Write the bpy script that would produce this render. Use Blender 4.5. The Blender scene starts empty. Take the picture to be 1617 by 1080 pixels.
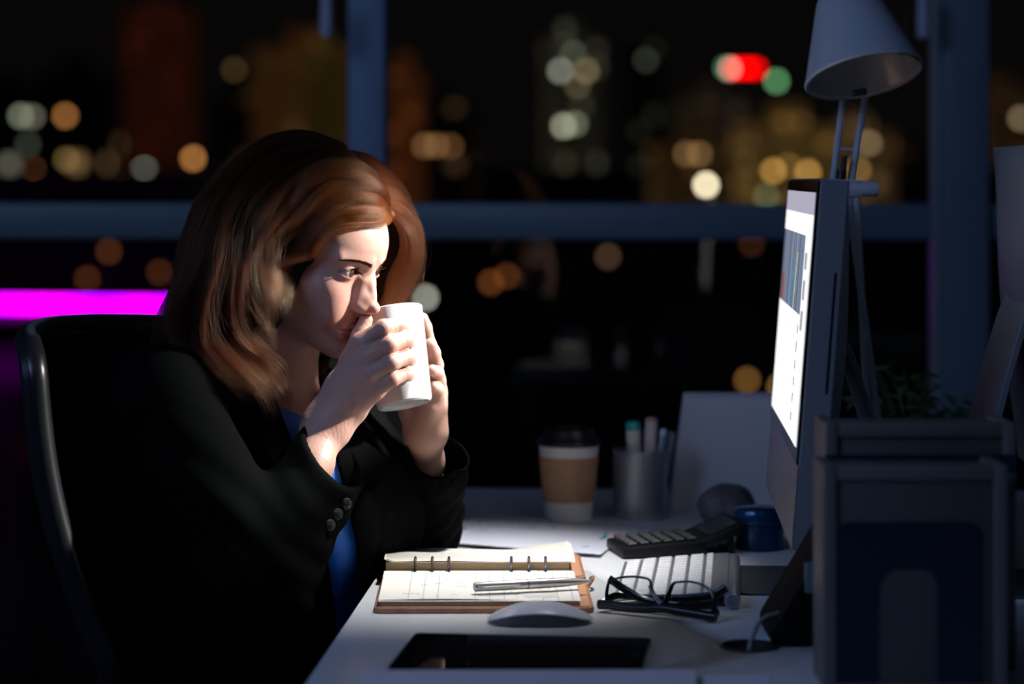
import bpy, bmesh, math, random
import numpy as np
from mathutils import Vector, Matrix
rnd = random.Random(7); rng = np.random.default_rng(7)
sc = bpy.context.scene
COL = sc.collection
F, CX, HY, CH = 3818.0, 808.5, 280.0, 1.207      # focal length in pixels, centre column, horizon row, camera height
DESK = 0.74
# ---------------------------------------------------------------- camera, world, lights, exposure
cam = bpy.data.cameras.new('camera'); camo = bpy.data.objects.new('camera', cam); COL.objects.link(camo)
camo.location = (0, 0, CH); camo.rotation_euler = (math.pi/2, 0, 0)
cam.lens = 85; cam.sensor_width = 36; cam.sensor_fit = 'HORIZONTAL'
cam.shift_y = -(540-HY)/1617
cam.clip_start = 0.05; cam.clip_end = 3000
cam.dof.use_dof = True; cam.dof.focus_distance = 2.74; cam.dof.aperture_fstop = 0.085/0.031
sc.camera = camo
sc.view_settings.view_transform = 'Standard'; sc.view_settings.look = 'None'
sc.view_settings.gamma = 1; sc.view_settings.use_curve_mapping = False
sc.view_settings.exposure = 0
sc.cycles.use_adaptive_sampling = False
sc.cycles.sample_clamp_indirect = 3.0
sc.cycles.max_bounces = 8; sc.cycles.transparent_max_bounces = 16
sc.cycles.use_denoising = True
w = bpy.data.worlds.new('night'); sc.world = w; w.use_nodes = True
bg = w.node_tree.nodes['Background']; bg.inputs[0].default_value = (0.55, 0.42, 0.38, 1); bg.inputs[1].default_value = 0.0045
def area(name, loc, target, size, power, col, size_y=None):
    l = bpy.data.lights.new(name, 'AREA'); l.energy = power; l.color = col; l.size = size
    if size_y: l.shape = 'RECTANGLE'; l.size_y = size_y
    o = bpy.data.objects.new(name, l); COL.objects.link(o); o.location = loc
    o.rotation_euler = (Vector(target)-Vector(loc)).to_track_quat('-Z', 'Y').to_euler(); return o
def spot(name, loc, target, power, col, cone, blend, rad):
    l = bpy.data.lights.new(name, 'SPOT'); l.energy = power; l.color = col; l.spot_size = math.radians(cone); l.spot_blend = blend; l.shadow_soft_size = rad
    o = bpy.data.objects.new(name, l); COL.objects.link(o); o.location = loc
    o.rotation_euler = (Vector(target)-Vector(loc)).to_track_quat('-Z', 'Y').to_euler(); return o
KEY = spot('ceiling_spot', (1.0, 2.84, 1.62), (-0.12, 2.78, 1.015), 215, (1.0, 0.965, 0.93), 20, 0.6, 0.03)  # unseen spot for face and mug, hung below the ceiling without a fixture
DSK = spot('desk_fill_spot', (0.12, 2.84, 1.56), (-0.09, 2.86, 0.74), 46, (1.0, 0.97, 0.94), 56, 1.0, 0.03)  # second unseen spot, added to brighten the desk and notebook
FILL = area('office_light_left', (-1.6, 0.9, 2.5), (0.1, 3.2, 0.9), 1.2, 21.0, (0.35, 0.53, 1.0))
# ---------------------------------------------------------------- helpers
def P(px, py, d): return Vector(((px-CX)*d/F, d, CH-(py-HY)*d/F))
def onz(px, py, z=DESK):
    d = (CH-z)*F/(py-HY); return Vector(((px-CX)*d/F, d, z))
def mat(name, col, rough=0.5, metal=0.0, spec=0.5, **kw):
    m = bpy.data.materials.new(name); m.use_nodes = True; b = m.node_tree.nodes['Principled BSDF']
    b.inputs['Base Color'].default_value = (*col, 1); b.inputs['Roughness'].default_value = rough
    b.inputs['Metallic'].default_value = metal; b.inputs['Specular IOR Level'].default_value = spec
    for k, v in kw.items(): b.inputs[k.replace('_', ' ')].default_value = v
    return m
def noisy(m, scale, lo, hi, bump=0.0, bscale=None, detail=4, stretch=None):
    nt = m.node_tree; b = nt.nodes['Principled BSDF']; N = nt.nodes
    tc = N.new('ShaderNodeTexCoord'); mp = N.new('ShaderNodeMapping'); nt.links.new(tc.outputs['Object'], mp.inputs[0])
    if stretch: mp.inputs['Scale'].default_value = stretch
    n = N.new('ShaderNodeTexNoise'); n.inputs['Scale'].default_value = scale; n.inputs['Detail'].default_value = detail
    nt.links.new(mp.outputs[0], n.inputs['Vector'])
    r = N.new('ShaderNodeValToRGB'); r.color_ramp.elements[0].color = (*lo, 1); r.color_ramp.elements[1].color = (*hi, 1)
    r.color_ramp.elements[0].position = .3; r.color_ramp.elements[1].position = .7
    nt.links.new(n.outputs[0], r.inputs[0]); nt.links.new(r.outputs[0], b.inputs['Base Color'])
    if bump:
        n2 = N.new('ShaderNodeTexNoise'); n2.inputs['Scale'].default_value = bscale or scale*4; n2.inputs['Detail'].default_value = 3
        nt.links.new(mp.outputs[0], n2.inputs['Vector'])
        bp = N.new('ShaderNodeBump'); bp.inputs['Strength'].default_value = bump; bp.inputs['Distance'].default_value = 0.001
        nt.links.new(n2.outputs[0], bp.inputs['Height']); nt.links.new(bp.outputs[0], b.inputs['Normal'])
    return m
def emis(name, col, s):
    m = bpy.data.materials.new(name); m.use_nodes = True; nt = m.node_tree; nt.nodes.clear()
    e = nt.nodes.new('ShaderNodeEmission'); e.inputs[0].default_value = (*col, 1); e.inputs[1].default_value = s
    o = nt.nodes.new('ShaderNodeOutputMaterial'); nt.links.new(e.outputs[0], o.inputs[0]); return m
def attr_col(m, name='col'):
    nt = m.node_tree; a = nt.nodes.new('ShaderNodeAttribute'); a.attribute_name = name
    nt.links.new(a.outputs['Color'], nt.nodes['Principled BSDF'].inputs['Base Color']); return m
class MB:
    def __init__(s): s.v = []; s.f = []
    def add(s, vs, fs, M=None):
        n = len(s.v)
        s.v += [tuple(M @ Vector(v)) if M is not None else tuple(v) for v in vs]
        s.f += [tuple(i+n for i in f) for f in fs]; return s
    def box(s, a, b, M=None):
        x0, y0, z0 = a; x1, y1, z1 = b
        vs = [(x0,y0,z0),(x1,y0,z0),(x1,y1,z0),(x0,y1,z0),(x0,y0,z1),(x1,y0,z1),(x1,y1,z1),(x0,y1,z1)]
        return s.add(vs, [(0,3,2,1),(4,5,6,7),(0,1,5,4),(1,2,6,5),(2,3,7,6),(3,0,4,7)], M)
    def prism(s, pts, z0, z1, M=None):
        n = len(pts); vs = [(x, y, z0) for x, y in pts]+[(x, y, z1) for x, y in pts]
        fs = [tuple(reversed(range(n))), tuple(range(n, 2*n))]+[(i, (i+1) % n, n+(i+1) % n, n+i) for i in range(n)]
        return s.add(vs, fs, M)
    def lathe(s, prof, M=None, n=40, cap=True):
        vs = []; fs = []
        for r, z in prof:
            for i in range(n): a = 2*math.pi*i/n; vs.append((r*math.cos(a), r*math.sin(a), z))
        for j in range(len(prof)-1):
            for i in range(n): k = (i+1) % n; fs.append((j*n+i, j*n+k, (j+1)*n+k, (j+1)*n+i))
        if cap: fs.append(tuple(reversed(range(n)))); fs.append(tuple(range((len(prof)-1)*n, len(prof)*n)))
        return s.add(vs, fs, M)
    def tube(s, pts, r, n=10, M=None, flat=1.0, closed=False, up=None):
        pts = [Vector(p) for p in pts]; m = len(pts); rs = r if hasattr(r, '__len__') else [r]*m
        vs = []; fs = []; prev = None
        for i, p in enumerate(pts):
            t = (pts[(i+1) % m]-pts[i-1]) if closed else (pts[min(i+1, m-1)]-pts[max(i-1, 0)])
            t.normalize()
            if prev is None:
                u = Vector(up) if up else (Vector((0, 0, 1)) if abs(t.z) < .9 else Vector((1, 0, 0)))
            else: u = prev
            if up: u = Vector(up)
            u = (u-t*u.dot(t)).normalized(); prev = u; b = t.cross(u)
            for k in range(n):
                a = 2*math.pi*k/n; vs.append(p+u*(rs[i]*math.cos(a))+b*(rs[i]*flat*math.sin(a)))
        L = m if closed else m-1
        for i in range(L):
            j = (i+1) % m
            for k in range(n): q = (k+1) % n; fs.append((i*n+k, i*n+q, j*n+q, j*n+k))
        if not closed: fs.append(tuple(reversed(range(n)))); fs.append(tuple(range((m-1)*n, m*n)))
        return s.add(vs, fs, M)
    def mesh(s, name):
        me = bpy.data.meshes.new(name); me.from_pydata(s.v, [], s.f); me.update()
        bm = bmesh.new(); bm.from_mesh(me); bmesh.ops.recalc_face_normals(bm, faces=bm.faces); bm.to_mesh(me); bm.free(); return me
    def build(s, name, m=None, parent=None, bevel=0, smooth=True, loc=None, rot=None, seg=2, ang=35):
        return obj(name, s.mesh(name), m, parent, bevel, smooth, loc, rot, seg, ang)
def obj(name, me, m=None, parent=None, bevel=0, smooth=True, loc=None, rot=None, seg=2, ang=35):
    if bevel:
        bm = bmesh.new(); bm.from_mesh(me)
        es = [e for e in bm.edges if len(e.link_faces) == 2 and e.calc_face_angle(0) > math.radians(30)]
        bmesh.ops.bevel(bm, geom=es, offset=bevel, segments=seg, affect='EDGES', profile=.5, clamp_overlap=True)
        bm.to_mesh(me); bm.free()
    if smooth:
        me.shade_smooth()
        bm = bmesh.new(); bm.from_mesh(me)
        for e in bm.edges:
            if len(e.link_faces) == 2 and e.calc_face_angle(0) > math.radians(ang): e.smooth = False
        bm.to_mesh(me); bm.free()
    if m: me.materials.append(m)
    o = bpy.data.objects.new(name, me); COL.objects.link(o)
    if parent: o.parent = parent
    if loc is not None: o.location = loc
    if rot is not None: o.rotation_euler = rot
    return o
def thing(name, label, cat, loc=(0, 0, 0), rot=(0, 0, 0), group=None):
    o = bpy.data.objects.new(name, None); COL.objects.link(o); o.location = loc; o.rotation_euler = rot
    o.empty_display_size = .05
    return tag(o, label, cat, group)
def tag(o, label, cat, group=None):
    o['label'] = label; o['category'] = cat
    if group: o['group'] = group
    return o
def struct(o, label=None, cat=None):
    o['kind'] = 'structure'
    if label: o['label'] = label; o['category'] = cat or o.name.split('_')[0]
    return o
def copy_tree(o, parent=None):
    c = o.copy(); COL.objects.link(c); c.parent = parent
    for ch in list(o.children): copy_tree(ch, c)
    return c
def rrect(w, h, r, n=6, cx=0, cy=0):
    pts = []
    for sx, sy, a0 in ((1, 1, 0), (-1, 1, 90), (-1, -1, 180), (1, -1, 270)):
        for i in range(n+1):
            a = math.radians(a0+90*i/n); pts.append((cx+sx*(w/2-r)+r*math.cos(a), cy+sy*(h/2-r)+r*math.sin(a)))
    return pts
def colgrid(name, nx, ny, pos, colf, m, parent=None, thick=0.0, loc=None, rot=None):
    """a sheet of nx*ny cells with a colour printed on it; pos(u,v) -> xyz, colf(U,V) -> n*3"""
    u, v = np.meshgrid(np.linspace(0, 1, nx+1), np.linspace(0, 1, ny+1)); 
    vs = [tuple(pos(a, b)) for a, b in zip(u.ravel(), v.ravel())]
    fs = [(j*(nx+1)+i, j*(nx+1)+i+1, (j+1)*(nx+1)+i+1, (j+1)*(nx+1)+i) for j in range(ny) for i in range(nx)]
    n0 = len(vs); nf = len(fs)
    if thick:
        rim = [i for i in range(nx+1)]+[(j+1)*(nx+1)-1 for j in range(1, ny+1)]+[ny*(nx+1)+i for i in range(nx-1, -1, -1)]+[j*(nx+1) for j in range(ny-1, 0, -1)]
        low = [(vs[i][0], vs[i][1], vs[i][2]-thick) for i in rim]; vs += low; k = len(rim)
        fs += [(rim[i], n0+i, n0+(i+1) % k, rim[(i+1) % k]) for i in range(k)]+[tuple(n0+i for i in range(k))]
    me = bpy.data.meshes.new(name); me.from_pydata(vs, [], fs); me.update()
    cu = (np.arange(nx)+.5)/nx; cv = (np.arange(ny)+.5)/ny; U, V = np.meshgrid(cu, cv)
    c = np.clip(colf(U.ravel(), V.ravel()), 0, 1)
    ca = me.color_attributes.new('col', 'FLOAT_COLOR', 'CORNER')
    a = np.ones((len(me.loops), 4), np.float32); a[:, :3] = c.mean(0)*.0+np.array(c[0]); 
    ls = np.repeat(np.arange(nf), 4); a[:nf*4, :3] = c[ls]; ca.data.foreach_set('color', a.ravel())
    if thick == 0: me.shade_smooth()
    me.materials.append(m); o = bpy.data.objects.new(name, me); COL.objects.link(o)
    if parent: o.parent = parent
    if loc is not None: o.location = loc
    if rot is not None: o.rotation_euler = rot
    return o
YAW = math.radians(-3.1)
e1 = Vector((math.cos(YAW), math.sin(YAW), 0)); e2 = Vector((-math.sin(YAW), math.cos(YAW), 0))
RY = Matrix.Rotation(YAW, 4, 'Z')
# ---------------------------------------------------------------- materials
M_desk = noisy(mat('desk_laminate', (.62, .64, .66), .32, 0, .5), 9, (.60, .62, .64), (.65, .67, .69), .05, 300)
M_black = mat('black_plastic', (.012, .012, .014), .38)
M_gloss = mat('black_glass', (.004, .004, .005), .06)
M_alu = noisy(mat('aluminium', (.62, .63, .65), .35, .85), 60, (.58, .59, .61), (.66, .67, .69), .03, 900)
M_frame = mat('window_frame_paint', (.15, .22, .28), .45)
M_wall = noisy(mat('wall_paint', (.30, .31, .33), .8), 20, (.29, .30, .32), (.32, .33, .35), .05)
M_floor = noisy(mat('carpet', (.05, .05, .055), .95), 220, (.035, .035, .04), (.07, .07, .075), .4, 900)
M_ceil = mat('ceiling_paint', (.5, .5, .5), .9)
def glass_mat():
    m = bpy.data.materials.new('window_glass'); m.use_nodes = True; nt = m.node_tree; nt.nodes.clear(); N = nt.nodes
    t = N.new('ShaderNodeBsdfTransparent'); t.inputs[0].default_value = (.93, .95, .95, 1); g = N.new('ShaderNodeBsdfGlossy'); g.inputs['Roughness'].default_value = .01
    f = N.new('ShaderNodeFresnel'); f.inputs[0].default_value = 1.45; x = N.new('ShaderNodeMixShader'); o = N.new('ShaderNodeOutputMaterial')
    nt.links.new(f.outputs[0], x.inputs[0]); nt.links.new(t.outputs[0], x.inputs[1]); nt.links.new(g.outputs[0], x.inputs[2]); nt.links.new(x.outputs[0], o.inputs[0]); return m
M_glass = glass_mat()
# ---------------------------------------------------------------- room
WD = 4.6                                         # distance of the window wall
wc = Vector((0, WD, 0))
def wall_pt(px, d=WD): return (px-CX)*d/F        # x on the wall
X0, X1 = -2.4, 2.6
fl = MB().box((-3.2, -1.2, -.1), (3.2, WD+.2, 0), RY).build('floor', M_floor, smooth=False); struct(fl, 'dark grey office carpet floor', 'floor')
ce = MB().box((-3.2, -1.2, 2.8), (3.2, WD+.2, 2.9), RY).build('ceiling', M_ceil, smooth=False); struct(ce, 'plain office ceiling above the desk', 'ceiling')
wb = MB().box((-3.2, -1.2, 0), (3.2, -1.1, 2.8), RY).build('wall_back', M_wall, smooth=False); struct(wb)
wl = MB().box((-3.2, -1.1, 0), (-3.1, WD, 2.8), RY).build('wall_left', M_wall, smooth=False); struct(wl)
wr = MB().box((3.1, -1.1, 0), (3.2, WD, 2.8), RY).build('wall_right', M_wall, smooth=False); struct(wr)
def ul(px): 
    # local u on the wall plane (through wc, direction e1) seen at pixel column px
    k = (px-CX)/F; return (k*wc.y-wc.x)/(e1.x-k*e1.y)
def wallM(): return Matrix.Translation(wc) @ RY
WM = wallM()
def zat(py, d=WD): return CH-(py-HY)*d/F
zt0, zt1 = zat(377), zat(321)
edges = [-3.1, ul(555), ul(612), ul(1482), ul(1555), 3.1]
n = 1
for k, (a, b) in enumerate(((0, 1), (2, 3), (4, 5))):
    t = bpy.data.objects.new('window_%d' % n, None); COL.objects.link(t); t.matrix_world = WM
    struct(t, ['floor to ceiling window left of the woman', 'wide middle window behind cup and monitor', 'window right of the right hand mullion'][k], 'window')
    u0, u1 = edges[a], edges[b]
    fr = MB()
    for (x0, z0, x1, z1) in ((u0, .0, u1, .06), (u0, 2.74, u1, 2.8)): fr.box((x0, -.03, z0), (x1, .03, z1))
    fr.build('window_frame', M_frame, t, .003)
    MB().box((u0, -.035, zt0), (u1, .035, zt1)).build('transom', M_frame, t, .004)
    MB().box((u0, -.006, .06), (u1, .0, zt0)).build('pane', M_glass, t, smooth=False)
    MB().box((u0, -.006, zt1), (u1, .0, 2.74)).build('pane', M_glass, t, smooth=False)
    n += 1
M_mull = mat('mullion_paint', (.22, .34, .50), .45)
for i, (a, b) in enumerate(((1, 2), (3, 4))):
    o = MB().box((edges[a], -.06, 0), (edges[b], .05, 2.8)).build('trim_%d' % (i+1), M_mull if i == 0 else M_frame, None, .004); o.matrix_world = WM
    struct(o, ['slate blue window mullion left of centre, above the woman', 'dark blue window mullion at the right behind the lamp'][i], 'mullion')
# faceted bevel strip along the right hand mullion
o = MB().box((edges[3]-.016, -.05, 0), (edges[3]-.001, .02, 2.8)).build('trim_3', mat('mullion_cover_strip', (.30, .34, .36), .3), None, .003); o.matrix_world = WM
struct(o, 'pale cover strip along the left side of the right mullion', 'trim')
M_cord = mat('cord_plastic', (.55, .6, .75), .4)
for i, (px, y1, lab) in enumerate(((515, 60, 'pale blind pull hanging beside the left mullion'), (1458, 62, 'pale blind pull hanging right of the lamp shade'))):
    d = 4.42; p = P(px, y1, d); t = thing('blind_pull', lab, 'blind pull', p, group='blind pulls in front of the windows')
    MB().lathe([(.003, 0), (.0105, .004), (.0115, .03), (.010, .075), (.006, .088), (.002, .092)], n=16).build('tassel', M_cord, t)
    MB().tube([(0, 0, .09), (0, 0, 2.78-p.z)], .0012, 6).build('cord', M_cord, t)
# ---------------------------------------------------------------- the city outside
def facade(name, base, win, dens, sx, sz, strength, tint2=None, glow=0.0):
    """dark facade with small lit windows (a procedural grid, too far away to pick apart)"""
    m = bpy.data.materials.new(name); m.use_nodes = True; nt = m.node_tree; N = nt.nodes; L = nt.links; b = N['Principled BSDF']
    b.inputs['Base Color'].default_value = (*base, 1); b.inputs['Roughness'].default_value = .8
    tc = N.new('ShaderNodeTexCoord'); mp = N.new('ShaderNodeMapping'); mp.inputs['Scale'].default_value = (1/sx, 1/sx, 1/sz); L.new(tc.outputs['Object'], mp.inputs[0])
    fl = N.new('ShaderNodeVectorMath'); fl.operation = 'FLOOR'; L.new(mp.outputs[0], fl.inputs[0])
    fr = N.new('ShaderNodeVectorMath'); fr.operation = 'FRACTION'; L.new(mp.outputs[0], fr.inputs[0])
    wn = N.new('ShaderNodeTexWhiteNoise'); L.new(fl.outputs[0], wn.inputs[0])
    lt = N.new('ShaderNodeMath'); lt.operation = 'LESS_THAN'; lt.inputs[1].default_value = dens; L.new(wn.outputs[0], lt.inputs[0])
    sp = N.new('ShaderNodeSeparateXYZ'); L.new(fr.outputs[0], sp.inputs[0]); last = lt.outputs[0]
    for ax in ('X', 'Z'):
        for op, v in (('GREATER_THAN', .2), ('LESS_THAN', .8)):
            q = N.new('ShaderNodeMath'); q.operation = op; q.inputs[1].default_value = v; L.new(sp.outputs[ax], q.inputs[0])
            mu = N.new('ShaderNodeMath'); mu.operation = 'MULTIPLY'; L.new(last, mu.inputs[0]); L.new(q.outputs[0], mu.inputs[1]); last = mu.outputs[0]
    st = N.new('ShaderNodeMath'); st.operation = 'MULTIPLY'; st.inputs[1].default_value = strength*.38; L.new(last, st.inputs[0])
    ad = N.new('ShaderNodeMath'); ad.operation = 'ADD'; ad.inputs[1].default_value = glow; L.new(st.outputs[0], ad.inputs[0])  # glow: the whole facade emits a little to give its warm haze
    mx = N.new('ShaderNodeMix'); mx.data_type = 'RGBA'; L.new(wn.outputs[1], mx.inputs[0])
    mx.inputs['A'].default_value = (*win, 1); mx.inputs['B'].default_value = (*(tint2 or win), 1)
    L.new(mx.outputs['Result'], b.inputs['Emission Color']); L.new(ad.outputs[0], b.inputs['Emission Strength'])
    return m
GROUND = -70.0
TOWERS = []
def tower(px0, px1, pytop, d, m, label, depth=30, top=None):
    x0, x1 = (px0-CX)*d/F, (px1-CX)*d/F; zt = CH-(pytop-HY)*d/F; cx = (x0+x1)/2; w = (x1-x0)/2; H = zt-GROUND
    t = thing('building', label, 'building', (cx, d, GROUND))
    b = MB(); b.box((-w, 0, 0), (w, depth, H)); b.box((-w*1.03, -.5, H-1.2), (w*1.03, depth, H+.6)); b.box((-w*.4, depth*.2, H+.6), (w*.3, depth*.6, H+4))
    b.build('tower_block', m, t, smooth=False); return t
warm, amber, red_, pale, green_ = (1, .55, .22), (1, .42, .10), (.8, .14, .05), (.85, .8, .6), (.55, .62, .42)
tower(-60, 60, 150, 520, facade('facade_a', (.03,.03,.03), pale, .05, 4, 4, 1.2), 'dark tower at the far left edge with pale lights')
tower(60, 150, 120, 470, facade('facade_b', (.03,.03,.03), warm, .04, 4, 4, 1.2), 'dark tower left with three stacked amber lights')
tower(196, 285, 20, 560, facade('facade_c', (.03,.015,.01), red_, .30, 3, 3.5, .10, glow=.017), 'tall dim reddish tower behind the woman on the left')
tower(330, 415, 160, 430, facade('facade_d', (.03,.03,.03), warm, .10, 4, 4, .16), 'low dark block right of the bright orange light')
tower(400, 560, 82, 380, facade('facade_e', (.05,.02,.01), (1, .3, .08), .32, 3, 3.5, .16, (1,.5,.15), glow=.026), 'wide orange brown building above the woman\'s head')
tower(480, 540, 95, 372, facade('facade_f', (.05,.03,.01), (1, .62, .12), .45, 3, 3, .14, glow=.016), 'narrow yellow lit block in front of the orange building')
tower(612, 660, 120, 420, facade('facade_g', (.05,.02,.01), (1, .25, .06), .4, 3, 3.5, .25, glow=.03), 'narrow orange tower just right of the left mullion')
tower(660, 745, 170, 500, facade('facade_h', (.03,.03,.03), warm, .10, 4, 4, .25), 'dark block carrying the row of three tan lights')
tower(862, 948, 62, 450, facade('facade_i', (.03,.035,.03), (.62,.66,.42), .34, 3.2, 3.6, .36, (.9,.7,.4), glow=.012), 'tall grey green tower with stacked lit floors in the middle')
tower(997, 1045, 75, 520, facade('facade_j', (.03,.035,.03), (.5,.55,.38), .3, 3.2, 3.6, .16), 'slim dim green tower right of the middle tower')
tower(1040, 1190, 235, 400, facade('facade_k', (.05,.03,.01), (1, .5, .16), .3, 3, 3.2, .22, glow=.014), 'low amber block under the pair of brown lights')
tower(1080, 1180, 160, 480, facade('facade_l', (.04,.03,.02), (1, .62, .35), .25, 3, 3.2, .16, glow=.012), 'dim brown block below the red sign')
tower(1188, 1330, 205, 360, facade('facade_m', (.05,.03,.01), (1, .48, .10), .42, 3, 3.0, .5, (1,.6,.2), glow=.045), 'wide glowing amber building left of the lamp arms')
tower(1330, 1412, 215, 390, facade('facade_n', (.05,.03,.01), (1, .55, .22), .4, 3, 3.0, .36, glow=.03), 'glowing amber building right of the lamp arms')
tower(1412, 1480, 250, 430, facade('facade_o', (.05,.02,.01), (1, .35, .1), .3, 3, 3.2, .16), 'low dark orange block beside the right mullion')
tower(1560, 1640, 150, 450, facade('facade_p', (.05,.03,.02), (1, .5, .2), .25, 3, 3.2, .22, glow=.012), 'dim building seen right of the right mullion')
M_dark = mat('dark_cover_block', (.012, .011, .011), .9)  # for dark blocks added to keep the view below the transom black
tower(-500, 700, 352, 180, M_dark, 'added dark block hiding city lights under the left window transom', 20)
tower(560, 1230, 349, 184, M_dark, 'added dark block hiding city lights under the middle window transom', 20)
tower(1190, 2100, 346, 188, M_dark, 'added dark block hiding city lights at the right under the transom', 20)
# roof and street lamps: small bright globes
LAMPMATS = {}; M_mast = mat('mast_steel', (.02, .02, .02), .7)
def lamp(px, py, d, dia_px, col, s, label, cat='light'):
    key = (col, s)
    if key not in LAMPMATS: LAMPMATS[key] = emis('lamp_glow', col, s)
    r = dia_px*.5*d/F; p = P(px, py, d)
    o = thing('mast_light', label, cat, p, group='distant city lights')
    MB().lathe([(r*math.sin(math.pi*j/6)+.0001, -r*math.cos(math.pi*j/6)) for j in range(7)], n=12).build('globe', LAMPMATS[key], o)
    MB().box((-.09, -.09, GROUND-p.z), (.09, .09, -r*.98)).build('mast', M_mast, o, smooth=False); return o
BD = 12.0
for (px, py, c, s, lab) in (
 (33,183,(.55,.6,.42),.40,'grey green light at far left, left one of an overlapping pair'),(51,184,(.6,.55,.38),.26,'dim grey green light at far left, right one of an overlapping pair'),
 (103,183,(1,.38,.10),.45,'orange light at the left, topmost of its column'),(44,228,(.45,.5,.35),.10,'very dim green light below the far left pair'),
 (53,270,(1,.34,.12),.24,'dim red orange light at the far left'),(105,252,(.8,.5,.16),.20,'dim yellow brown light, middle of the left column'),
 (105,299,(.85,.62,.34),.26,'tan light just above the transom, lowest of the left column'),(228,268,(.62,.68,.52),.40,'grey green light, upper of a pair above the transom'),
 (228,303,(.6,.6,.4),.12,'very dim olive light under the grey green one'),(305,250,(1,.40,.11),.62,'bright orange light left of the woman\'s hair'),
 (190,272,(.9,.55,.25),.14,'dim tan light beside the grey green pair'),(180,296,(.9,.45,.2),.10,'faint orange light near the transom on the left'),(370,110,(.8,.45,.15),.08,'faint brown light above left of the woman\'s head'),
 (172,397,(1,.3,.08),.10,'faint red light just below the transom on the left'),(138,440,(1,.28,.07),.09,'faint red light above the magenta line'),(252,430,(1,.28,.07),.08,'faint red light close to the woman\'s hair'),
 (671,230,(1,.48,.18),.20,'tan light, left of a row of three'),(689,230,(1,.48,.18),.20,'tan light, middle of a row of three'),(712,231,(1,.42,.15),.13,'tan light, right of a row of three'),
 (672,470,(.85,.85,.70),.62,'pale round light beside the raised mug'),(885,112,(.72,.72,.58),.42,'pale grey light at top left of the middle tower'),(905,84,(.5,.56,.36),.16,'faint green light on top of the middle tower'),
 (926,112,(.8,.6,.3),.26,'tan light right of the pale grey one'),(912,135,(.8,.6,.3),.14,'faint tan light in the middle tower'),(890,199,(.85,.82,.60),.52,'cream light halfway down the middle tower'),(908,196,(.6,.66,.45),.30,'greenish light beside the cream one'),
 (900,290,(.6,.6,.3),.12,'faint olive light at the foot of the middle tower'),(1020,95,(.45,.5,.36),.08,'faint light on the slim tower'),(1084,243,(1,.55,.22),.20,'brown light, left of an overlapping pair'),(1104,243,(1,.55,.22),.22,'brown light, right of an overlapping pair'),
 (1115,292,(1,.84,.55),1.45,'brightest cream yellow light above the transom'),(1151,108,(1,.48,.40),1.0,'pink light at the left end of the red sign'),(1147,107,(.3,1,.5),.22,'green light peeping out left of the red sign'),
 (1226,128,(.25,.72,.30),.56,'green light at the right end of the red sign'),(1221,270,(1,.52,.12),.62,'amber light left of the monitor top'),(1276,272,(1,.52,.12),.62,'amber light just above the monitor'),
 (1245,262,(1,.5,.12),.2,'dim amber light between two brighter ones'),(1372,226,(1,.66,.36),.26,'tan light right of the lamp arms'),(1355,268,(1,.55,.16),.3,'amber light behind the lamp hub'),(1210,310,(.45,.62,.30),.20,'olive green light low beside the monitor'),
 (1612,187,(1,.7,.4),.26,'tan light cut by the right edge'),(775,446,(1,.30,.08),.16,'dull orange light below the transom, left one'),(800,436,(1,.3,.08),.12,'dull orange light below the transom, right one'),(960,405,(1,.5,.3),.10,'faint pinkish light under the middle tower'),
 (1187,385,(1,.3,.1),.05,'faint red light under the transom near the monitor'),(1180,600,(1,.45,.1),.25,'faint amber light behind the desk calendar'),(1232,610,(1,.5,.12),.3,'amber light at the monitor\'s left edge')):
    lamp(px, py, 330 if py < 345 else 170, BD, c, s*(7.0 if s < 1.2 else 10.0), lab)
# red roof sign between the pink and the green lamps; magenta light line of the bridge
d = 335; a = P(1157, 108, d); b = P(1199, 108, d)
t = thing('roof_sign', 'red neon bar on a roof, between pink and green lights', 'sign', a)
MB().box((0, 0, -.45), ((b-a).x, .3, .45)).build('light_tube', emis('neon_red', (1, .0, .0), 7.5), t, smooth=False)
MB().box((-.6, .31, -.9), ((b-a).x+.6, .8, .9)).build('backing', mat('sign_back', (.01, .01, .01), .7), t, smooth=False)
d = 160; a = P(-120, 479, d); b = P(465, 485, d)
t = thing('waterfront_bridge', 'bridge edged with a glowing magenta light line behind the chair', 'bridge', (a.x, d, a.z))
L_ = (b-a).length; A_ = -math.atan2(a.z-b.z, b.x-a.x)
M_mag = bpy.data.materials.new('neon_magenta'); M_mag.use_nodes = True; nt = M_mag.node_tree; nt.nodes.clear()
tc = nt.nodes.new('ShaderNodeTexCoord'); no = nt.nodes.new('ShaderNodeTexNoise'); no.inputs['Scale'].default_value = .2; no.inputs['Detail'].default_value = 1
rp = nt.nodes.new('ShaderNodeValToRGB'); rp.color_ramp.elements[0].position = .40; rp.color_ramp.elements[0].color = (.42, .0, 1, 1); rp.color_ramp.elements[1].position = .58; rp.color_ramp.elements[1].color = (.80, .0, .92, 1)
em = nt.nodes.new('ShaderNodeEmission'); em.inputs[1].default_value = 9.0; ou = nt.nodes.new('ShaderNodeOutputMaterial')
nt.links.new(tc.outputs['Object'], no.inputs[0]); nt.links.new(no.outputs[0], rp.inputs[0]); nt.links.new(rp.outputs[0], em.inputs[0]); nt.links.new(em.outputs[0], ou.inputs[0])
MB().box((0, -.1, -.23), (L_, .3, .23)).build('light_line', M_mag, t, smooth=False, rot=(0, -A_, 0))
M_conc = mat('bridge_concrete', (.12, .11, .12), .8)
k = MB().box((-5, .4, -1.0), (L_+5, 9, -.3))
for i in range(6): k.box((i*L_/5-.8, 2, GROUND-a.z), (i*L_/5+.8, 6, -1.0))
k.build('deck', M_conc, t, smooth=False)
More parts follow.
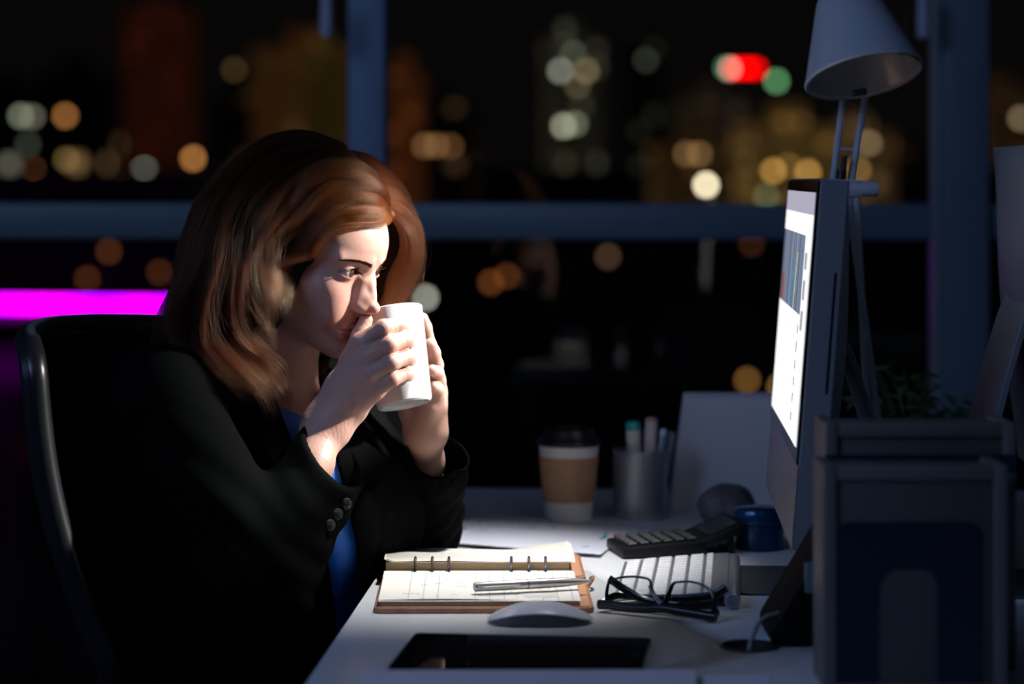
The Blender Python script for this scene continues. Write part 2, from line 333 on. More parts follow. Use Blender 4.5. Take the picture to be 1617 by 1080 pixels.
# water below, lit by the bridge
Mw = noisy(mat('dark_water', (.01, .008, .012), .25, 0, .6), .05, (.01, .008, .012), (.02, .012, .02), .0)
o = MB().box((-160, 150, GROUND-.5), (260, 900, GROUND)).build('river', Mw, smooth=False); o['kind'] = 'stuff'; tag(o, 'dark river under the city lights outside', 'water')
def glow_box(px0, px1, py, d, col, s, label):  # glowing box added in place of the purple light's reflection
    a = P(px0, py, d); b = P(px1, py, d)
    t = tag(MB().box((0, 0, -1.1), ((b-a).x, 1, 1.1)).build('reflection_box', emis('reflection_glow', col, s), loc=a, smooth=False), label, 'wall'); return t
glow_box(-40, 150, 580, 150, (.35, .0, .5), .07, 'dim purple glow box added as a reflection below the magenta line')
glow_box(10, 120, 710, 145, (.22, .02, .12), .02, 'very dim purple glow box added left of the chair')
# ---------------------------------------------------------------- desk and what stands on it
DO = Vector((-.157, 2.876, 0))
DM = Matrix.Translation(DO) @ RY
DI = DM.inverted()
def boolean(o, cutter):
    md = o.modifiers.new('b', 'BOOLEAN'); md.object = cutter; md.operation = 'DIFFERENCE'; md.solver = 'EXACT'
    bpy.context.view_layer.update(); dg = bpy.context.evaluated_depsgraph_get()
    me = bpy.data.meshes.new_from_object(o.evaluated_get(dg)); o.modifiers.clear(); o.data = me
    bpy.data.objects.remove(cutter)
desk = thing('office_desk', 'long white laminate office desk under the monitor and notebook', 'desk', (0, 0, 0))
top = MB().box((0, -1.02, DESK-.028), (1.75, .764, DESK)).build('tabletop', M_desk, desk, .003); top.matrix_world = DM
hole = onz(1184, 1021)
cut = MB().lathe([(.0285, DESK-.1), (.0285, DESK+.1)], n=40).build('cut', None, loc=(hole.x, hole.y, 0))
boolean(top, cut)
MB().lathe([(.0275, -.03), (.0285, -.03), (.0285, .0), (.0305, .0012), (.0300, .002), (.0275, .0015), (.0275, -.03)], n=40, cap=False).build('grommet_ring', mat('grommet', (.03, .022, .022), .6), desk, loc=(hole.x, hole.y, DESK))
for u, v in ((.03, -.99), (1.66, -.99), (.03, .70), (1.66, .70)):
    o = MB().box((u, v, 0), (u+.05, v+.05, DESK-.028)).build('leg', M_alu, desk, .003); o.matrix_world = DM
o = MB().box((.08, .73, .38), (1.66, .745, DESK-.028)).build('modesty_panel', M_wall, desk, .002); o.matrix_world = DM
# ---- monitor (all in one computer) and its foot
M_back = mat('monitor_shell', (.30, .31, .33), .5, .3)
M_plate = mat('shaded_plate_metal', (.085, .09, .10), .45, .3)  # darker than the shell: the monitor's shadow is put into this colour
def mon_frame(yaw, tilt, base):   # local: X = towards the user normal (-screen side is -X), Y depth, Z up
    return Matrix.Translation(base) @ Matrix.Rotation(yaw, 4, 'Z') @ Matrix.Rotation(tilt, 4, 'Y')
def monitor(base, yaw, tilt, label, screen=True):
    Hh, Wd = .389, .528
    t = thing('computer_monitor', label, 'monitor', base, (0, 0, yaw))
    T = Matrix.Rotation(tilt, 4, 'Y')
    def place(o): o.matrix_basis = T; return o
    # housing: slab front, bulged back
    k = MB(); nn = 14; prof = []
    for i in range(nn+1):
        z = Hh*i/nn; e = math.sin(math.pi*min(max((z-.0)/Hh, 0), 1))**.6; prof.append((z, .030+.026*e))
    ys = [0, .012, .06, .15, Wd/2, Wd-.15, Wd-.06, Wd-.012, Wd]; fy = [0, .15, .55, .9, 1, .9, .55, .15, 0]
    vs = []; fs = []
    for z, dx in prof:
        for y, q in zip(ys, fy): vs.append((.030+(dx-.030)*q, y, z))
    C = len(ys)
    for j in range(nn):
        for i in range(C-1): fs.append((j*C+i, j*C+i+1, (j+1)*C+i+1, (j+1)*C+i))
    n0 = len(vs)
    fr = [(0, 0, 0), (0, Wd, 0), (0, Wd, Hh), (0, 0, Hh)]; vs += fr
    fs += [(n0, n0+1, n0+2, n0+3), tuple([n0]+[n0+1]+[i for i in range(C-1, -1, -1)]), tuple([n0+3, n0+2]+[nn*C+i for i in range(C-1, -1, -1)])]
    fs += [tuple([n0, n0+3]+[j*C for j in range(nn, -1, -1)]), tuple([n0+1]+[j*C+C-1 for j in range(0, nn+1)]+[n0+2])]
    k.add(vs, fs); place(k.build('housing', M_back, t, .0015, seg=1))
    place(MB().box((-.0025, .002, .088), (-.0002, Wd-.002, Hh-.002)).build('front_glass', M_gloss, t, .0006, seg=1))
    place(MB().box((-.0008, .0, .0), (.0, Wd, .087)).build('chin', M_alu, t, smooth=False))
    place(MB().box((.0215, -.0006, .165), (.0240, .002, .292)).build('disc_slot', M_black, t, smooth=False))
    if screen:
        sw, sh, y0, z0 = .478, .270, .025, .088+.016
        def cf(U, V):          # U: near -> far, V: bottom -> top
            c = np.zeros((len(U), 3))+np.array([.80, .86, .92])
            def put(m, col): c[m] = col
            put(V > .90, (.48, .46, .58)); put((V > .84) & (V <= .91), (.80, .86, .92))
            ch = (V > .50-.10*(1-U)*0+.0) & (V < .82) & (U > .20)
            tone = .5+.5*np.sin(U*61+np.sin(U*23)*2)
            base = np.stack([.16+.14*tone, .20+.17*tone, .30+.20*tone], 1); c[ch] = base[ch]
            put(ch & (np.abs(np.sin(U*140)) > .93), (.08, .09, .13))
            put(ch & (U > .86) & (V < .62), (.35, .10, .06)); put(ch & (U > .93), (.10, .12, .18))
            put(ch & (np.abs(U-(.42+.16*(.75-V))) < .012) & (V < .74), (.75, .55, .12)); put(ch & (np.abs(U-(.50+.3*(.7-V))) < .016) & (V < .70), (.02, .28, .62))
            put((U > .10) & (U < .17) & (np.abs(np.sin(V*26)) < .8) & (V > .42) & (V < .80), (.40, .40, .50))
            cell = (np.floor(V*64) % 2 == 0) & (V < .47) & (np.modf(np.sin(np.floor(V*64)*12.9+np.floor(U*22)*78.2)*43758)[0] > .84)
            put(cell, (.55, .61, .68)); put((U > .22) & (U < .245) & (V < .47) & (np.sin(V*90) > 0), (.36, .42, .55))
            put((V < .03), (.55, .62, .70)); lum = c.mean(1, keepdims=True); return c*(.9+8.5*np.clip((lum-.55)/.3, 0, 1)**1.5)
        m = bpy.data.materials.new('screen_picture'); m.use_nodes = True; nt = m.node_tree; nt.nodes.clear()
        a = nt.nodes.new('ShaderNodeAttribute'); a.attribute_name = 'col'; em = nt.nodes.new('ShaderNodeEmission'); em.inputs[1].default_value = 1.0; ou = nt.nodes.new('ShaderNodeOutputMaterial')
        nt.links.new(a.outputs['Color'], em.inputs[0]); nt.links.new(em.outputs[0], ou.inputs[0])
        place(colgrid('screen', 150, 90, lambda u, v: (-.0030, y0+sw*u, z0+sh*v), cf, m, t))
    # stand: bent plate behind and foot under the screen
    hx = .05; zb = -base.z+DESK
    st = MB(); n_ = 12; pr = []
    for i in range(n_+1):
        s = i/n_; pr.append((.060+.085*(s**.8), .215*(1-s)+(zb+.004)*s))
    pr2 = pr+[(pr[-1][0]-.0, zb+.0)]
    vs = []; fs = []
    for (x, z) in pr:
        for y in (Wd/2-.094, Wd/2+.094): vs += [(x, y, z), (x+.007, y, z+.002)]
    for i in range(n_):
        a = i*4; b = a+4; fs += [(a, b, b+2, a+2), (a+1, a+3, b+3, b+1), (a, a+1, b+1, b), (a+2, b+2, b+3, a+3)]
    fs += [(0, 2, 3, 1), (n_*4, n_*4+1, n_*4+3, n_*4+2)]
    st.add(vs, fs).build('stand', M_back, t, .001, seg=1)
    pts = rrect(.21, .188, .022, 6, .047, Wd/2); MB().prism(pts, zb, zb+.004).build('foot_plate', M_plate, t, .001, seg=1)
    return t
mb = P(1250, 868, 3818*.467/ (1511*.467)); mb = P(1251, 868, 2.527)
monitor(mb, YAW, math.radians(4.4), 'slim silver desktop computer with glowing white screen, seen edge on')
m2 = P(1778, 812, 2.50); t2 = monitor(m2+Vector((.028, .528, 0)), YAW+math.pi, math.radians(4.4), 'second silver desktop computer turned away, cut by the right edge', screen=False)
# ---- desk lamp
M_lamp = mat('lamp_enamel', (.56, .60, .66), .38)
M_back = mat('monitor_shell', (.30, .31, .33), .5, .3)
M_lampin = mat('lamp_inside', (.42, .43, .45), .35, .4)
d = 3.02; S_ = F/d
C0 = P(1365, 122, d)
ax = Vector((-.155, 0, .94)); ax.normalize(); ax = (ax+Vector((0, .36, 0))).normalized()
q = Vector((0, 0, 1)).rotation_difference(ax)
lampo = thing('desk_lamp', 'grey anglepoise desk lamp with cone shade behind the monitor', 'lamp', P(1400, 280, d)*1.0)
lb = Vector((lampo.location.x, d+.06, DESK)); lampo.location = lb
LM = Matrix.Translation(-lb)
MS = LM @ Matrix.Translation(C0) @ q.to_matrix().to_4x4()
R0, R1, H0 = .0735, .0365, .112
MB().lathe([(R0, 0), (R0+.002, .003), (R0-.0005, .008), (R1+.004, H0-.008), (R1, H0), (R1-.006, H0+.006), (.012, H0+.009), (.010, H0+.0075), (R1-.008, H0+.0035), (R1-.002, H0-.004), (R0-.004, .006), (R0-.003, 0)], MS, 56, cap=False).build('shade', M_lamp, lampo)
MB().lathe([(R0-.0045, .004), (R1-.0035, H0-.012), (.018, H0-.004), (.0165, H0-.012), (.0165, H0-.04), (.020, H0-.046)], MS, 48, cap=False).build('reflector', M_lampin, lampo)
MB().lathe([(.0001, .046), (.010, .048), (.017, .056), (.019, .066), (.015, .080), (.011, .095)], MS, 24, cap=False).build('bulb', mat('bulb_glass', (.35, .36, .38), .15), lampo)
MB().lathe([(.030, .070), (.031, .060), (.024, .058), (.023, .070)], MS, 32, cap=False).build('socket_ring', M_black, lampo)
o = MB(); o.box((-.009, -.002, -.004), (.009, .002, .004), LM @ Matrix.Translation(P(1357, 146, d-.055)) @ q.to_matrix().to_4x4()); o.build('maker_plate', M_black, lampo, .0008)
def rod(name, a, b, r, m=M_lamp): return MB().tube([LM @ a, LM @ b], r, 12).build(name, m, lampo)
rod('arm', P(1337, 112, d+.098), P(1314, 296, d+.03), .0045); rod('arm', P(1373, 112, d+.098), P(1343, 296, d+.03), .0045)
rod('crossbar', P(1324, 236, d+.05), P(1352, 236, d+.05), .0018)
rod('spring_rod', P(1334, 246, d+.03), P(1330, 296, d+.03), .0042, M_black); rod('spring_rod', P(1330, 268, d+.03), P(1326, 296, d+.03), .007, M_black)
hub = P(1345, 298, d+.03)
MB().lathe([(.0001, -.02), (.009, -.02), (.010, -.014), (.010, .014), (.009, .02), (.0001, .02)], LM @ Matrix.Translation(P(1361, 298, d+.03)) @ Matrix.Rotation(math.pi/2, 4, 'Y'), 24, cap=False).build('joint_knob', M_lamp, lampo)
MB().box((-.032, -.008, -.010), (.014, .008, .012), LM @ Matrix.Translation(hub)).build('joint_plate', M_lamp, lampo, .003)
elb = Vector((lb.x, lb.y, DESK+.06))
rod('lower_arm', P(1352, 300, d+.03), elb+Vector((-.01, 0, 0)), .0045); rod('lower_arm', P(1338, 300, d+.03), elb+Vector((.012, 0, 0)), .0045)
MB().lathe([(.075, 0), (.078, .004), (.076, .014), (.06, .02), (.016, .024), (.014, .07), (.0001, .074)], n=48).build('base', M_lamp, lampo)
# ---- paper cup
def loc_on(px, py): return onz(px, py)
M_paper = mat('paper_white', (.80, .80, .78), .6); M_sleeve = noisy(mat('cardboard_sleeve', (.42, .24, .13), .8), 50, (.38, .21, .11), (.46, .27, .15), .1)
p = loc_on(899, 824); p.y += .03
cup = thing('paper_cup', 'white takeaway coffee cup with brown sleeve and black lid', 'cup', p)
rb, rt, hh = .0315, .0412, .104
def rr(z): return rb+(rt-rb)*z/hh
MB().lathe([(rb-.002, .003), (rb, 0), (rt, hh-.004), (rt+.0015, hh-.002), (rt+.0015, hh+.001), (rt-.001, hh+.001), (rb-.0015, .006), (.0001, .006)], n=56).build('cup_body', M_paper, cup)
k = MB(); k.lathe([(rr(.025)+.0004, .025), (rr(.025)+.0016, .0255), (rr(.086)+.0016, .0855), (rr(.086)+.0004, .086)], n=56, cap=False); k.build('sleeve', M_sleeve, cup)
MB().lathe([(rt+.0018, hh-.003), (rt+.0035, hh), (rt+.0025, hh+.004), (rt-.002, hh+.006), (rt-.006, hh+.014), (rt-.0065, hh+.019), (rt-.009, hh+.020), (rt-.011, hh+.016), (.0001, hh+.015)], n=56, cap=False).build('lid', M_black, cup)
# ---- mesh pen cup
p = loc_on(1013, 822); p.y += .03
pc = thing('pen_cup', 'silver wire mesh pen cup beside the paper cup', 'pen cup', p)
R_ = .0372; Hc = .092
k = MB()
na, nz = 88, 34
def ring(z, r=R_): return [(r*math.cos(2*math.pi*i/na), r*math.sin(2*math.pi*i/na), z) for i in range(na)]
for i in range(na):
    a = 2*math.pi*i/na; c, s = math.cos(a), math.sin(a); w_ = .00055
    k.add([(R_*c+w_*s, R_*s-w_*c, .004), (R_*c-w_*s, R_*s+w_*c, .004), (R_*c-w_*s, R_*s+w_*c, Hc), (R_*c+w_*s, R_*s-w_*c, Hc)], [(0, 1, 2, 3)])
for j in range(nz):
    z = .005+(Hc-.006)*j/(nz-1); a_ = ring(z-.0007, R_+.0002); b_ = ring(z+.0007, R_+.0002); k.add(a_+b_, [(i, (i+1) % na, na+(i+1) % na, na+i) for i in range(na)])
M_mesh = mat('mesh_metal', (.42, .45, .50), .35, .7)
o = k.build('wire_mesh', M_mesh, pc, smooth=False); o['kind'] = 'stuff'
k = MB(); k.tube([(R_*math.cos(2*math.pi*i/40), R_*math.sin(2*math.pi*i/40), Hc) for i in range(40)], .0016, 8, closed=True); k.build('rim', M_mesh, pc)
MB().lathe([(R_+.001, 0), (R_+.002, .001), (R_+.002, .006), (R_, .007), (.0001, .005)], n=48).build('bottom', M_mesh, pc)
def pen_in_cup(px, py, r, col, capcol, caplen, label, name='marker_pen', rough=.4, dy=0, basex=None):
    tip = P(px, py, p.y+dy); base = Vector((p.x+(tip.x-p.x)*.55 if basex is None else basex, p.y+dy*.8, DESK+.008)); L = (tip-base).length
    t = thing(name, label, 'pen', base); qq = Vector((0, 0, 1)).rotation_difference(tip-base).to_matrix().to_4x4()
    MB().lathe([(r*.6, 0), (r, .004), (r, L-caplen)], qq, 20).build('barrel', mat('pen_barrel', col, rough), t)
    MB().lathe([(r, L-caplen), (r*1.04, L-caplen+.001), (r*1.02, L-.004), (r*.8, L-.001), (.0001, L)], qq, 20).build('cap', mat('pen_cap', capcol, .35), t)
pen_in_cup(999, 664, .0098, (.62, .62, .62), (.02, .42, .40), .013, 'grey marker with teal cap end in the mesh cup', dy=-.006)
pen_in_cup(1029, 658, .0085, (.55, .52, .55), (.50, .22, .28), .006, 'grey marker with dull red tip in the mesh cup', dy=-.012)
pen_in_cup(1048, 676, .0050, (.25, .38, .50), (.45, .65, .85), .010, 'thin blue ballpoint with shiny clicker in the mesh cup', 'ballpoint_pen', .2, dy=-.010)
pen_in_cup(1061, 681, .0062, (.22, .25, .30), (.20, .23, .28), .012, 'thick dark grey pen at the right side of the mesh cup', 'ballpoint_pen', .4, dy=.004)
pen_in_cup(1015, 676, .0040, (.25, .27, .30), (.22, .25, .28), .012, 'thin grey pen between the two markers', 'ballpoint_pen', .4, dy=.012)
# ---- calendar
a = loc_on(1060, 806); a.y += .0
cal = thing('desk_calendar', 'white standing desk calendar seen from its blank back', 'calendar', a)
W_, T_ = .215, math.radians(14)
top_ = .162
M_cal = mat('calendar_card', (.80, .81, .86), .7)
sk = .020
def card(dy0, dy1, name, m):
    k = MB(); vs = [(0, dy0, 0), (W_, dy0+.0, 0), (W_+sk*.4, dy1, top_), (sk, dy1, top_)]; vs += [(x, y+.0016, z) for x, y, z in vs]
    k.add(vs, [(0, 1, 2, 3), (7, 6, 5, 4), (0, 4, 5, 1), (1, 5, 6, 2), (2, 6, 7, 3), (3, 7, 4, 0)]); return k.build(name, m, cal, smooth=False)
card(0, .035, 'front_card', M_cal); card(.075, .037, 'back_card', M_cal); 
k = MB().box((0, .0, 0), (W_, .075, .0016)); k.build('base_card', M_cal, cal, smooth=False)
k = MB()
for i in range(26):
    x = sk+.006+i*(W_-.026)/25; k.tube([(x, .036+.005*math.cos(a_), top_-.002+.005*math.sin(a_)) for a_ in [2*math.pi*j/8 for j in range(8)]], .0006, 5, closed=True)
k.build('spiral_binding', M_black, cal)
# blue clip hanging at the calendar's side
# ---- round stone
def blob(name, c, r, sub, fn, m, label, cat, flat=None):
    bm = bmesh.new(); bmesh.ops.create_icosphere(bm, subdivisions=sub, radius=1)
    for v in bm.verts: f = fn(v.co); v.co = Vector((v.co.x*r[0]*f, v.co.y*r[1]*f, v.co.z*r[2]*f))
    zmin = min(v.co.z for v in bm.verts)
    if flat is not None:
        for v in bm.verts: v.co.z = max(v.co.z, -r[2]*flat)
        zmin = -r[2]*flat
    for v in bm.verts: v.co.z -= zmin
    me = bpy.data.meshes.new(name); bm.to_mesh(me); bm.free()
    return tag(obj(name, me, m, loc=c), label, cat)
from mathutils import noise as mnoise
p = loc_on(1152, 834); p.y += .03
blob('stone_paperweight', p, (.040, .034, .031), 5, lambda c: 1+.09*mnoise.noise(c*1.4)+.012*mnoise.noise(c*9), noisy(mat('grey_stone', (.2, .21, .23), .6), 60, (.05, .055, .065), (.14, .15, .17), .5, 200), 'rounded dark grey stone paperweight in front of the calendar', 'paperweight', .8)
# ---- blue tin
p = loc_on(1203, 873); p.y += .034
M_blue = mat('blue_metallic', (.008, .055, .15), .18, .35)
tin = thing('lidded_tin', 'small dark blue round tin with rounded lid under the monitor', 'tin', p)
MB().lathe([(.0285, 0), (.030, .001), (.0308, .01), (.031, .032)], n=48).build('tin_body', M_blue, tin)
MB().lathe([(.0316, .033), (.0322, .034), (.0322, .046), (.0300, .0505), (.024, .0525), (.0001, .053)], n=48).build('lid', M_blue, tin)
# ---- papers with charts
M_print = attr_col(mat('printed_paper', (.8, .8, .8), .55))
M_paper2 = mat('printer_paper', (.76, .78, .88), .6)
def charts(seed):
    r = np.random.default_rng(seed)
    marks = [(r.uniform(.05, .95), r.uniform(.1, .85), r.uniform(.008, .022), r.uniform(.025, .055)) for _ in range(34)]
    def cf(U, V):
        c = np.zeros((len(U), 3))+np.array([.66, .68, .80])
        for (x, y, a_, b_) in marks: c[((U-x)/a_)**2+((V-y)/b_)**2 < 1] = (.02, .33, .42)
        for y in (.20, .45, .70, .9): c[(np.abs(V-y) < .005) & (U > .08) & (U < .92)] = (.42, .46, .60)
        for y in (.3, .55, .8): c[(np.abs(V-y) < .006) & (U > .1) & (U < .55) & (np.sin(U*160) > 0)] = (.18, .36, .52)
        s = np.abs(V-(.30+.35*(U-.55))) < .02; c[s & (U > .70) & (U < .76)] = (.02, .28, .42)
        return c
    return cf
PB = [onz(722, 862), onz(944, 880), onz(985, 834), onz(700, 822)]
def bil(q, u, v): return q[0]*((1-u)*(1-v))+q[1]*(u*(1-v))+q[2]*(u*v)+q[3]*((1-u)*v)
def sheet(q, z, seed, label, curl=0):
    o_ = q[0].copy(); t_ = colgrid('chart_sheet', 120, 90, lambda u, v: tuple(bil(q, u, v)-o_+Vector((0, 0, z+curl*(1-v)**3))), charts(seed), M_print, thick=.0006, loc=o_)
    return tag(t_, label, 'paper', 'chart printouts under the calculator')
q1 = [onz(640, 858), onz(948, 882), onz(1000, 832), onz(676, 821)]
sheet(q1, .0012, 3, 'chart printout with teal marks lying behind the notebook, uppermost', .004)
q2 = [onz(700, 845), onz(1010, 856), onz(1040, 824), onz(748, 816)]
sheet(q2, .0002+.0006, 5, 'chart printout partly under the first, reaching below the calculator')
# ---- calculator
cA, cB = onz(984, 884), onz(1135, 884)
calc = thing('calculator', 'black desktop calculator with tilted display behind the keyboard', 'calculator', cA)
ux = (cB-cA).normalized(); calc.rotation_euler = (0, 0, math.atan2(ux.y, ux.x)+.20)
k = MB(); W2, D2 = .158, .088
k.add([(0, 0, .001), (.105, 0, .001), (.105, D2, .001), (0, D2, .001), (0, 0, .014), (.108, 0, .021), (.108, D2, .021), (0, D2, .014)], [(0, 3, 2, 1), (4, 5, 6, 7), (0, 1, 5, 4), (1, 2, 6, 5), (2, 3, 7, 6), (3, 0, 4, 7)])
M_calc = mat('calculator_black', (.005, .0055, .006), .5, 0, .3)
k.build('calculator_body', M_calc, calc, .003)
k = MB(); k.add([(.098, 0, .008), (W2, 0, .030), (W2, D2, .030), (.098, D2, .008), (.098, 0, .020), (W2-.003, 0, .042), (W2-.003, D2, .042), (.098, D2, .020)], [(0, 3, 2, 1), (4, 5, 6, 7), (0, 1, 5, 4), (1, 2, 6, 5), (2, 3, 7, 6), (3, 0, 4, 7)])
hd = k.build('display_housing', M_calc, calc, .003)
k = MB(); k.add([(.112, .010, .0260), (W2-.009, .010, .0400), (W2-.009, D2-.010, .0400), (.112, D2-.010, .0260)], [(0, 1, 2, 3)]); k.build('display', mat('lcd', (.035, .045, .05), .2), calc, smooth=False)
MB().box((.140, .02, .0), (.147, D2-.02, .026)).build('display_prop', M_black, calc, .001)
M_key = mat('calculator_key', (.030, .032, .035), .5); M_redkey = mat('calculator_red_key', (.10, .012, .016), .45)
for i in range(6):
    for j in range(5):
        x = .008+i*.0150; y = .006+j*.0158; z = .0145+.007*x/.108
        red = (i, j) == (0, 4)
        o = MB().box((0, 0, 0), (.0118, .0122, .0045)).build('calculator_key', M_redkey if red else M_key, calc, .0012, loc=(x, y, z-.0005), rot=(0, -.06, 0), seg=1)
        if red: o['label'] = 'dark red key'
# ---- keyboard
kA, kB = onz(967, 960), onz(987, 893)
vy = (kB-kA).normalized(); ang = math.atan2(vy.y, vy.x)-math.pi/2
KL, KW = .279, .138
kb = thing('computer_keyboard', 'slim aluminium keyboard with white keys behind the black glasses', 'keyboard', kA, (0, 0, ang))
tl = math.radians(-5.8); KT = Matrix.Translation((0, 0, .003)) @ Matrix.Rotation(tl, 4, 'Y')
k = MB(); k.add([tuple(KT @ Vector((x, y, z))) for x, y, z in ((0, 0, 0), (KW-.012, 0, 0), (KW-.012, KL, 0), (0, KL, 0), (0, 0, .0035), (KW-.012, 0, .0035), (KW-.012, KL, .0035), (0, KL, .0035))], [(0, 3, 2, 1), (4, 5, 6, 7), (0, 1, 5, 4), (1, 2, 6, 5), (2, 3, 7, 6), (3, 0, 4, 7)])
k.build('keyboard_plate', M_alu, kb, .001, seg=1)
MB().lathe([(.0001, 0), (.0075, 0), (.0085, .001), (.0085, KL-.001), (.0075, KL), (.0001, KL)], Matrix.Translation((KW-.0085, 0, .0095)) @ Matrix.Rotation(-math.pi/2, 4, 'X'), 28, cap=False).build('battery_tube', M_alu, kb)
MB().lathe([(.0001, -.0004), (.0060, -.0004), (.0060, 0)], Matrix.Translation((KW-.0085, 0, .0095)) @ Matrix.Rotation(-math.pi/2, 4, 'X'), 24, cap=False).build('battery_cap', mat('cap_grey', (.30, .31, .33), .45, .5), kb)
M_wkey = mat('white_key', (.74, .75, .77), .45)
pit = .0190; kme = {}
rows = [  # x position, x size, list of key widths from the near (right hand) end
 (.0045, .0155, [1, 1, 1, 1.25, 1.1, 5.15, 1.1, 1, 1, 1]),
 (.0235, .0155, [2.4]+[1]*10+[2.2]), (.0425, .0155, [1.8]+[1]*11+[1.8]), (.0615, .0155, [1.5]+[1]*12+[1.1]), (.0805, .0155, [1.6]+[1]*13), (.0995, .0080, [1.05]*14)]
Lr = KL-.007
M_leg = mat('key_legend', (.60, .61, .63), .6)
for ri, (x, sx, ws) in enumerate(rows):
    tot = sum(ws); y = .0035
    for w_ in ws:
        wy = w_*Lr/tot; ky = (round(sx, 4), round(wy, 4), )
        if ky not in kme:
            kme[ky] = obj('keycap', MB().box((0, 0, 0), (sx, wy-.0028, .0022)).mesh('keycap'), M_wkey, None, .0009, seg=1).data; bpy.data.objects.remove(COL.objects[-1])
        o = bpy.data.objects.new('keycap', kme[ky]); COL.objects.link(o); o.parent = kb
        o.matrix_local = KT @ Matrix.Translation((x, y, .0037))
        if wy < .03:
            g = MB().box((sx*.42, wy*.28, .0022), (sx*.50, wy*.55, .00228)).build('key_legend', M_leg, o, smooth=False)
        y += wy
# ---- notebook
NA, NB, NC, ND = onz(583, 973), onz(933, 966), onz(925, 884), onz(612, 880)
nb = thing('ring_organizer', 'open brown leather ring organizer with handwritten pages', 'notebook', (NA+NB+NC+ND)/4)
uN = ((NB-NA)+(NC-ND)).normalized(); an = math.atan2(uN.y, uN.x); nb.rotation_euler = (0, 0, an)
NW = (NB-NA).length; ND_ = .372
M_lea = noisy(mat('brown_leather', (.36, .17, .09), .55), 60, (.30, .13, .065), (.40, .20, .11), .4, 400)
M_leaf = mat('leather_lining', (.50, .25, .14), .6)
hw = NW/2-.001; hd_ = ND_/2
for (y0, y1, nm) in ((-hd_, -.012, 'front_cover'), (.012, hd_, 'back_cover')):
    pts = rrect(2*hw, abs(y1-y0), .008, 5, 0, (y0+y1)/2); MB().prism(pts, .0005, .006).build(nm, M_lea, nb, .0012)
    pts = rrect(2*hw-.008, abs(y1-y0)-.008, .006, 5, 0, (y0+y1)/2); MB().prism(pts, .0060, .0068).build('cover_lining', M_leaf, nb, smooth=False)
MB().box((-hw, -.013, .0005), (hw, .013, .0045)).build('spine', M_lea, nb, .001)
M_page = attr_col(mat('notebook_page', (.8, .8, .8), .7))
M_edge = noisy(mat('page_edges', (.62, .42, .22), .8), 4, (.48, .28, .12), (.78, .58, .34), .5, 30, stretch=(1, 1, 700))
def pagecol(seed, w_, h_):
    r = np.random.default_rng(seed); sc_ = []
    for _ in range(20):
        x = r.uniform(.12, .95); y = r.uniform(.08, .92); sc_.append((x, y, r.uniform(.01, .03)))
    def cf(U, V):
        c = np.zeros((len(U), 3))+np.array([.76, .74, .67])
        ln = (np.modf(U*27)[0] < .055); c[ln] = (.50, .52, .54)
        c[np.abs(U-.90) < .002] = (.35, .35, .40)
        for (x, y, s) in sc_:
            k_ = (np.abs(U-x) < s) & (np.abs(V-y-.012*np.sin((U-x)*900+x*50)-.01*np.sin((U-x)*410)) < .006); c[k_] = (.22, .24, .30)
        return c
    return cf
PWp = NW-.022; x0p = -hw+.004
def page(name, y0, y1, z, seed, curl, x1=None, tilt=0.0, lift=.0):
    def pos(u, v):
        x = x0p+(x1 or PWp)*u+tilt*v; y = y0+(y1-y0)*v
        return (x, y, z(u, v)+.002*math.sin(6*u)*lift+curl*max(0, (.04-u)/.04)**2*v*.0)
    o = colgrid(name, 150, 100, pos, pagecol(seed, 1, 1), M_page, nb, thick=.0003); o.data.shade_smooth(); return o
# near block (thin stack) and far block (thicker, bulging towards the rings)
k = MB(); k.box((x0p+.003, -hd_+.010, .0068), (x0p+PWp+.001, -.006, .0116)); k.build('page_block', M_edge, nb, .0008)
page('page', -hd_+.012, -.003, lambda u, v: .0128+.0035*v**2+.0012*math.sin(u*5)*(1-v), 11, 0)
page('page', -hd_+.008, -.003, lambda u, v: .0122+.0030*v**2, 12, 0, x1=PWp+.002)
# far block: cross-section bulges near the rings
vs = []; fs = []; n_ = 12
for i in range(n_+1):
    s = i/n_; y = .002+(hd_-.014-.002)*s; zt = .0068+.017*(1-s)**.55*.9+.004; 
    for x in (x0p+.002, x0p+PWp-.004): vs += [(x, y, .0068), (x, y+.0 if i else y-.004, zt)]
for i in range(n_):
    a_ = i*4; b_ = a_+4; fs += [(a_, b_, b_+1, a_+1), (a_+2, a_+3, b_+3, b_+2), (a_+1, b_+1, b_+3, a_+3), (a_, a_+2, b_+2, b_)]
fs += [(0, 1, 3, 2), (n_*4, n_*4+2, n_*4+3, n_*4+1)]
k = MB(); k.add(vs, fs); k.build('page_block', M_edge, nb, ang=50)
zf = lambda u, v: .0068+.0153*(1-v)**.55+.0046+.0105*max(0, (u-.86)/.14)**2*v**.5+.004*max(0, (.05-u)/.05)
page('page', -.001, hd_-.010, zf, 13, 0, lift=.3)
page('page', -.002, hd_-.014, lambda u, v: zf(u, v)-.0011, 14, 0, x1=PWp+.003)
M_ring = mat('ring_metal', (.30, .26, .25), .22, .9)
MB().box((-hw+.02, -.006, .0045), (hw-.03, .006, .0062)).build('ring_rail', M_ring, nb, .0006)
for px in (655, 682, 708.5, 808, 836, 862.5):
    w0 = onz(px, 912, DESK+.012); lx = (nb.matrix_basis.inverted() @ w0).x
    MB().tube([(lx, .003+.0130*math.cos(a_), .0120+.0185*math.sin(a_)) for a_ in [math.pi*2*j/22 for j in range(22)]], .0016, 8, closed=True).build('binder_ring', M_ring, nb)
MB().tube([(hw-.002, -.05, .004), (hw+.004, -.046, .012), (hw+.006, -.03, .013), (hw+.004, -.02, .010)], .0022, 8).build('pen_loop', M_lea, nb)
MB().lathe([(.004, 0), (.0045, .002), (.003, .004), (.0001, .0045)], Matrix.Translation((-hw+.006, .012, .010)), 14).build('snap_button', M_ring, nb)
